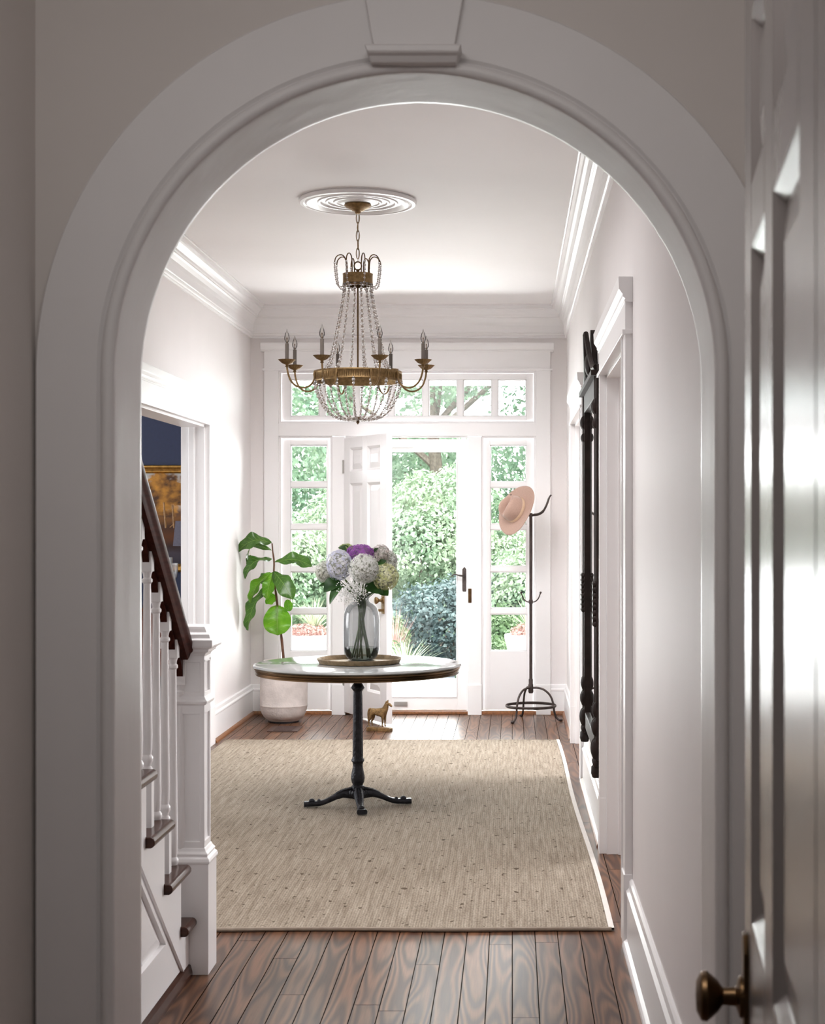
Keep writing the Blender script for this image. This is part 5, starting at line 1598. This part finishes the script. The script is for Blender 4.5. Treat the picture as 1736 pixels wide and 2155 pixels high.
def painting_mat():
    m = bpy.data.materials.new('autumn_landscape_paint')
    m.use_nodes = True
    nt = m.node_tree; N, L = nt.nodes.new, nt.links.new
    b = nt.nodes['Principled BSDF']; b.inputs['Roughness'].default_value = 0.35
    tc = N('ShaderNodeTexCoord')
    sp = N('ShaderNodeSeparateXYZ'); L(tc.outputs['Generated'], sp.inputs[0])
    nz = N('ShaderNodeTexNoise'); nz.inputs['Scale'].default_value = 5.5; nz.inputs['Detail'].default_value = 8; nz.inputs['Roughness'].default_value = 0.68
    L(tc.outputs['Generated'], nz.inputs['Vector'])
    # vertical ramp
    vr = N('ShaderNodeValToRGB'); e = vr.color_ramp.elements
    e[0].position = 0.0; e[0].color = (0.025, 0.022, 0.03, 1)
    e[1].position = 1.0; e[1].color = (0.33, 0.33, 0.32, 1)
    for p, c in ((0.12, (0.05, 0.04, 0.05)), (0.2, (0.03, 0.015, 0.012)), (0.3, (0.10, 0.035, 0.012)), (0.42, (0.05, 0.022, 0.012)), (0.5, (0.16, 0.07, 0.02)), (0.56, (0.10, 0.05, 0.03)), (0.68, (0.55, 0.45, 0.36))):
        x = vr.color_ramp.elements.new(p); x.color = (*c, 1)
    wob = N('ShaderNodeMath'); wob.operation = 'MULTIPLY_ADD'; wob.inputs[1].default_value = 0.14; wob.inputs[2].default_value = -0.07
    L(nz.outputs['Fac'], wob.inputs[0])
    ad = N('ShaderNodeMath'); L(sp.outputs['Z'], ad.inputs[0]); L(wob.outputs[0], ad.inputs[1])
    L(ad.outputs[0], vr.inputs[0])
    # tree crown mask: centred ellipse
    dx = N('ShaderNodeMath'); dx.operation = 'MULTIPLY_ADD'; dx.inputs[1].default_value = 2.6; dx.inputs[2].default_value = -2.02
    L(sp.outputs['X'], dx.inputs[0])
    dz = N('ShaderNodeMath'); dz.operation = 'MULTIPLY_ADD'; dz.inputs[1].default_value = 2.6; dz.inputs[2].default_value = -1.98
    L(sp.outputs['Z'], dz.inputs[0])
    p1 = N('ShaderNodeMath'); p1.operation = 'MULTIPLY'; L(dx.outputs[0], p1.inputs[0]); L(dx.outputs[0], p1.inputs[1])
    p2 = N('ShaderNodeMath'); p2.operation = 'MULTIPLY_ADD'; L(dz.outputs[0], p2.inputs[0]); L(dz.outputs[0], p2.inputs[1]); L(p1.outputs[0], p2.inputs[2])
    n2 = N('ShaderNodeTexNoise'); n2.inputs['Scale'].default_value = 12; n2.inputs['Detail'].default_value = 6
    L(tc.outputs['Generated'], n2.inputs['Vector'])
    p3 = N('ShaderNodeMath'); p3.operation = 'MULTIPLY_ADD'; p3.inputs[1].default_value = 1.3; L(n2.outputs['Fac'], p3.inputs[0]); L(p2.outputs[0], p3.inputs[2])
    mk = N('ShaderNodeValToRGB'); mk.color_ramp.elements[0].position = 0.66; mk.color_ramp.elements[0].color = (1, 1, 1, 1); mk.color_ramp.elements[1].position = 0.80; mk.color_ramp.elements[1].color = (0, 0, 0, 1)
    sc_ = N('ShaderNodeMath'); sc_.operation = 'MULTIPLY'; sc_.inputs[1].default_value = 0.72; L(p3.outputs[0], sc_.inputs[0]); L(sc_.outputs[0], mk.inputs[0])
    cc = N('ShaderNodeValToRGB'); cc.color_ramp.elements[0].position = 0.38; cc.color_ramp.elements[0].color = (0.05, 0.022, 0.012, 1)
    cc.color_ramp.elements[1].position = 0.66; cc.color_ramp.elements[1].color = (0.48, 0.22, 0.035, 1)
    n3 = N('ShaderNodeTexNoise'); n3.inputs['Scale'].default_value = 9; n3.inputs['Detail'].default_value = 9; L(tc.outputs['Generated'], n3.inputs['Vector']); L(n3.outputs['Fac'], cc.inputs[0])
    mx = N('ShaderNodeMix'); mx.data_type = 'RGBA'; L(mk.outputs[0], mx.inputs[0]); L(vr.outputs[0], mx.inputs[6]); L(cc.outputs[0], mx.inputs[7])
    L(mx.outputs[2], b.inputs['Base Color'])
    return m
MB().box(px0 + 0.055, px1 - 0.055, DY - 0.012, DY - 0.003, pz0 + 0.055, pz1 - 0.055).build('canvas', painting_mat(), parent=pa)
m = MB()
for (a, b, r) in (((-2.56, 1.41), (-2.575, 1.60), 0.007), ((-2.50, 1.41), (-2.51, 1.58), 0.006), ((-2.53, 1.415), (-2.50, 1.44), 0.004)):
    m.tube([(a[0], DY - 0.012, a[1]), (b[0], DY - 0.012, b[1])], r, 6, flat=0.3)
m.build('painted_trunks', mat('ochre_brushwork', (0.22, 0.11, 0.035), 0.5, var=0.3, vscale=60), parent=pa)

sb = thing('sideboard', 'polished mahogany sideboard under the landscape painting', 'sideboard', (-2.9, 11.33, 0))
MB().box(-3.65, -2.20, 11.10, 11.57, 0.82, 0.846).build('top', DWOOD, parent=sb, bevel=0.004)
MB().box(-3.62, -2.23, 11.13, 11.56, 0.36, 0.82).build('body', DWOOD, parent=sb, bevel=0.003)
for i in range(3):
    d_ = MB().box(-3.58 + 0.46 * i, -3.14 + 0.46 * i, 11.118, 11.13, 0.62, 0.79).build('drawer', DWOOD, parent=sb, bevel=0.003)
    MB().ball((-3.36 + 0.46 * i, 11.108, 0.705), 0.014, 10, 8).build('knob', BRASS, parent=d_)
for x in (-3.59, -2.27):
    for y in (11.16, 11.52):
        MB().tube([(x, y, 0.37), (x, y, 0.0)], [0.024, 0.014], 12).build('leg', DWOOD, parent=sb)
LX, LY = -2.335, 11.28
lp = thing('table_lamp', 'table lamp with charcoal drum shade on the sideboard', 'lamp', (LX, LY, 0.846))
MB().lathe([(0.098, 1.283), (0.104, 1.283), (0.086, 1.462), (0.082, 1.462), (0.098, 1.283)], 40, c=(LX, LY, 0)).build('lamp_shade', SHADE, parent=lp)
MB().lathe([(0, 0.846), (0.055, 0.846), (0.055, 0.866), (0.02, 0.88), (0.03, 0.95), (0.042, 1.02), (0.030, 1.09), (0.012, 1.13), (0.008, 1.30), (0.0, 1.31)], 24, c=(LX, LY, 0)).build('lamp_base', IRON, parent=lp)
m = MB()
for q in range(3):
    a = q * 2 * PI / 3
    m.tube([(LX, LY, 1.29), (LX + 0.098 * math.cos(a), LY + 0.098 * math.sin(a), 1.288)], 0.0018, 5)
m.build('shade_spider', IRON, parent=lp)
for (hx_, hy_, sc_, lb) in ((-2.432, 11.22, 1.0, 'clear glass hurricane candle holder in front of the painting'), (-2.51, 11.40, 1.12, 'second glass hurricane holder half hidden by the handrail')):
    hq = thing('hurricane_candle_holder', lb, 'candle holder', (hx_, hy_, 0.846), group='hurricane candle holders on the sideboard')
    z0 = 0.846
    MB().lathe([(0, z0), (0.040, z0), (0.040, z0 + 0.010), (0.012, z0 + 0.022), (0.008, z0 + 0.08), (0.018, z0 + 0.10), (0.009, z0 + 0.12), (0.010, z0 + 0.17 * sc_), (0.024, z0 + 0.195 * sc_), (0, z0 + 0.20 * sc_)], 20, c=(hx_, hy_, 0)).build('stem', IRON, parent=hq)
    g = MB().lathe([(0.020, z0 + 0.198 * sc_), (0.034, z0 + 0.215 * sc_), (0.039, z0 + 0.25 * sc_), (0.040, z0 + 0.315 * sc_), (0.038, z0 + 0.315 * sc_), (0.037, z0 + 0.25 * sc_), (0.032, z0 + 0.217 * sc_), (0.020, z0 + 0.203 * sc_)], 28, c=(hx_, hy_, 0))
    g.build('glass_shade', mat('clear_cut_glass_%d' % int(sc_ * 100), (0.9, 0.92, 0.93), 0.05, trans=0.8, var=0.02), parent=hq, fix=True)

# ------------------------------------------------------------------ outdoors
def ground(): 
    struct(MB().box(-30, 30, FY + 0.15, 60, -0.6, -0.42), 'ground', LAWN, 'grassy garden ground', 'lawn')
ground()
struct(MB().box(-4.2, 2.6, FY + 0.15, 14.9, -0.42, -0.03), 'floor_porch', STONE, 'bright pale porch floor outside the door', 'porch')
m = MB()
for i in range(5):
    m.box(-1.25, -0.35, 14.9 + 0.38 * i, 15.28 + 0.38 * i, -0.42, -0.09 - 0.065 * i)
tag(m.build('garden_steps', PAVE, bevel=0.006, kind='structure'), 'blue grey stone steps leading down from the porch', 'steps')
m = MB()
rnd = random.Random(5)
for i in range(16):
    for j in range(3):
        x0 = -1.3 + 0.34 * j + rnd.uniform(-.01, .01)
        m.box(x0, x0 + 0.325, 16.8 + 0.5 * i, 17.28 + 0.5 * i, -0.45, -0.405 + rnd.uniform(0, .006))
tag(m.build('garden_path', PAVE, kind='structure'), 'blue grey flagstone path between the boxwoods', 'path')

def leaf_mass(name, blobs, n, size, m, seed, parent=None, spread=0.28):
    rg_ = np.random.default_rng(seed)
    blobs = np.array(blobs, float)
    wts = np.array([b[3] * b[4] + b[3] * b[5] + b[4] * b[5] for b in blobs]); wts /= wts.sum()
    which = rg_.choice(len(blobs), n, p=wts)
    d = rg_.normal(size=(n, 3)); d /= np.linalg.norm(d, axis=1)[:, None]
    rad = 1 - np.abs(rg_.normal(0, spread, n)); rad = np.clip(rad, 0.1, 1.05)
    # clumpy surface
    ph = blobs[which, 0] * 3
    rad *= 1 + 0.10 * np.sin(d[:, 0] * 9 + ph) * np.sin(d[:, 2] * 8 + ph) + 0.06 * np.sin(d[:, 1] * 17 + d[:, 2] * 13)
    c = blobs[which, :3] + d * rad[:, None] * blobs[which, 3:6]
    nr = d + rg_.normal(0, 0.6, (n, 3)); nr /= np.linalg.norm(nr, axis=1)[:, None]
    t = np.cross(nr, rg_.normal(size=(n, 3))); t /= np.linalg.norm(t, axis=1)[:, None]
    b = np.cross(nr, t)
    s = size * rg_.uniform(0.6, 1.3, n)[:, None]
    v = np.stack([c - t * s, c + b * s * 0.55 + nr * s * .1, c + t * s, c - b * s * 0.55 + nr * s * .1], 1).reshape(-1, 3)
    off = Vector((0, 0, 0))
    if parent is not None: off = parent.location
    v = v - np.array(off)
    me = bpy.data.meshes.new(name)
    me.vertices.add(4 * n); me.vertices.foreach_set('co', v.ravel())
    me.loops.add(4 * n); me.loops.foreach_set('vertex_index', np.arange(4 * n, dtype=np.int32))
    me.polygons.add(n); me.polygons.foreach_set('loop_start', np.arange(0, 4 * n, 4, dtype=np.int32))
    me.update(calc_edges=True)
    me.materials.append(m)
    o = bpy.data.objects.new(name, me); COL.objects.link(o)
    if parent is not None: o.parent = parent
    return o

def tree(lb, x, y, h, spread, nb_, n, size, m, seed, zlow=1.2, trunk_r=0.16, group='garden trees'):
    t = thing('tree', lb, 'tree', (x, y, -0.45), group=group)
    r = random.Random(seed)
    blobs = []
    for i in range(nb_):
        a = r.uniform(0, 2 * PI); rr = spread * math.sqrt(r.random()) * 0.75
        z = zlow + (h - zlow) * r.random()
        k = spread * r.uniform(0.28, 0.45)
        blobs.append((x + rr * math.cos(a), y + rr * math.sin(a), z, k, k, k * 0.75))
    leaf_mass('foliage', blobs, n, size, m, seed, t)
    tk = MB()
    tk.tube(smooth_path([(x, y, -0.45), (x + 0.1, y, h * 0.25), (x - 0.05, y, h * 0.55), (x, y, h * 0.9)], 4), [trunk_r * (1 - 0.055 * q) for q in range(13)], 10)
    for i in range(8):
        b = blobs[i % len(blobs)]
        z0 = max(zlow * 0.8, b[2] * 0.6)
        tk.tube(smooth_path([(x, y, z0), ((x + b[0]) / 2, (y + b[1]) / 2, (z0 + b[2]) / 2 + 0.1), (b[0], b[1], b[2])], 4), [trunk_r * 0.4 * (1 - 0.09 * q) for q in range(9)], 7)
    tk.build('trunk', BARK, parent=t)
    return t
tree('broad shade tree straight behind the glass door', -1.4, 27.5, 7.0, 3.4, 22, 36000, 0.052, TREE1, 11, 1.0)
tree('dark leafy tree behind the right sidelight', 1.6, 25.0, 6.5, 2.8, 18, 26000, 0.052, TREE2, 12, 0.8)
tree('airy tree seen through the left sidelight', -5.6, 26.0, 6.0, 3.0, 14, 16000, 0.058, TREE1, 13, 1.4)
tree('tall tree at the back right beyond the garden', 4.6, 31.0, 9.0, 4.0, 20, 9000, 0.11, TREE2, 14, 0.5)
tree('distant tree at the back centre of the garden', -3.6, 35.0, 10.0, 4.2, 18, 9000, 0.12, TREE1, 15, 0.5)
tree('distant tree at the far left of the garden', -10.0, 33.0, 9.0, 4.5, 18, 7000, 0.13, TREE2, 16, 0.4)

def shrub(lb, blobs, n, size, m, seed, cat='shrub', group='garden shrubs'):
    b = blobs[0]
    t = thing('shrub', lb, cat, (b[0], b[1], -0.42), group=group)
    leaf_mass('foliage', blobs, n, size, m, seed, t, 0.2)
    k = MB()
    for q in range(5):
        bb = blobs[q % len(blobs)]
        k.tube([(b[0] + 0.05 * q - 0.1, b[1], -0.42), (bb[0], bb[1], bb[2])], [0.02, 0.008], 6)
    k.build('stems', BARK, parent=t)
shrub('blue green rounded shrub low behind the door glass', [(-0.75, 19.2, 0.15, 0.85, 0.6, 0.62), (-0.25, 19.6, 0.35, 0.6, 0.5, 0.5)], 15000, 0.032, BLUSH, 21)
shrub('pale flowering shrub above the blue green shrub', [(-1.2, 20.6, 1.0, 1.0, 0.7, 0.7), (-0.3, 20.9, 0.9, 0.8, 0.6, 0.6), (-0.9, 21.2, 1.7, 0.8, 0.6, 0.5)], 22000, 0.034, TREE3, 22)
shrub('light green shrub outside the right sidelight', [(0.3, 19.0, 0.4, 0.75, 0.6, 0.8), (0.9, 19.6, 0.9, 0.8, 0.6, 0.8)], 18000, 0.032, TREE3, 23)
shrub('light shrub outside the left sidelight', [(-3.2, 20.5, 0.6, 1.1, 0.7, 0.9), (-2.2, 21.2, 1.0, 0.9, 0.6, 0.9)], 20000, 0.036, TREE3, 24)
shrub('leafy shrub at the far left of the garden', [(-5.2, 21.5, 0.7, 1.2, 0.8, 1.1)], 7000, 0.06, TREE1, 25)
shrub('leafy shrub at the far right of the garden', [(2.6, 21.5, 0.7, 1.2, 0.8, 1.2)], 7000, 0.06, TREE2, 26)
shrub('round boxwood left of the garden path', [(-1.52, 17.2, -0.14, 0.40, 0.40, 0.34)], 5000, 0.022, BOX, 27, 'boxwood', 'boxwoods by the path')
shrub('round boxwood right of the garden path', [(-0.26, 17.0, -0.12, 0.36, 0.36, 0.34)], 5000, 0.022, BOX, 28, 'boxwood', 'boxwoods by the path')
shrub('green boxwood behind the right hand boxwood', [(-0.18, 18.0, 0.10, 0.36, 0.36, 0.40)], 5000, 0.025, BOX, 29, 'boxwood', 'boxwoods by the path')
shrub('dark boxwood at the left foot of the door glass', [(-1.55, 18.1, 0.05, 0.38, 0.36, 0.38)], 5000, 0.025, BOX, 30, 'boxwood', 'boxwoods by the path')

def grass_clump(m, c, n, h, spread, seed, wd=0.010):
    r = random.Random(seed); c = Vector(c)
    for i in range(n):
        a = r.uniform(0, 2 * PI); out = Vector((math.cos(a), math.sin(a), 0)); sd = Vector((-out.y, out.x, 0))
        hh = h * r.uniform(0.6, 1.1); sp = spread * r.uniform(0.2, 1.0)
        vs = []; fs = []
        for q in range(5):
            t = q / 4
            p = c + out * sp * t ** 1.6 + Vector((0, 0, hh * (t - 0.25 * t * t * sp / spread)))
            w_ = wd * (1 - t * 0.92)
            vs += [p - sd * w_, p + sd * w_]
        for q in range(4): fs.append((2 * q, 2 * q + 1, 2 * q + 3, 2 * q + 2))
        m.add(vs, fs, False)
g = thing('ornamental_grass', 'spiky pale grass clump beyond the porch seen through the door glass', 'grass clump', (-1.15, 16.6, -0.42), group='spiky grasses')
m = MB(); grass_clump(m, (-1.15, 16.6, -0.30), 150, 0.55, 0.50, 1, 0.011); m.build('blades', GRASSM, parent=g, fix=False)
g = thing('flowering_salvia', 'loose salmon flower spikes left of the spiky grass outside', 'flowers', (-1.32, 17.6, -0.42))
m = MB(); grass_clump(m, (-1.32, 17.6, -0.30), 90, 0.85, 0.35, 2, 0.010); m.build('flower_spikes', PINKF, parent=g, fix=False)

# porch planters
def planter(lb, x, y, seed, grassy):
    t = thing('porch_planter', lb, 'planter', (x, y, -0.03), group='white porch planters')
    MB().lathe([(0.0, -0.03), (0.135, -0.03), (0.15, -0.01), (0.20, 0.30), (0.225, 0.42), (0.232, 0.43), (0.238, 0.47), (0.236, 0.49), (0.215, 0.49), (0.205, 0.44), (0.0, 0.44)], 48, c=(x, y, 0)).build('pot', CREAM, parent=t, angle=35)
    leaf_mass('sedum', [(x, y, 0.49, 0.20, 0.20, 0.10)], 1800, 0.014, PINKF, seed, t)
    m = MB(); grass_clump(m, (x + grassy, y, 0.46), 110, 0.36, 0.26, seed, 0.007); m.build('grass_blades', GRASSM, parent=t, fix=False)
planter('white planter with spiky grass outside the left sidelight', -1.76, 13.5, 31, 0.05)
planter('white planter with pale flowers outside the right sidelight', 0.17, 13.5, 32, -0.02)
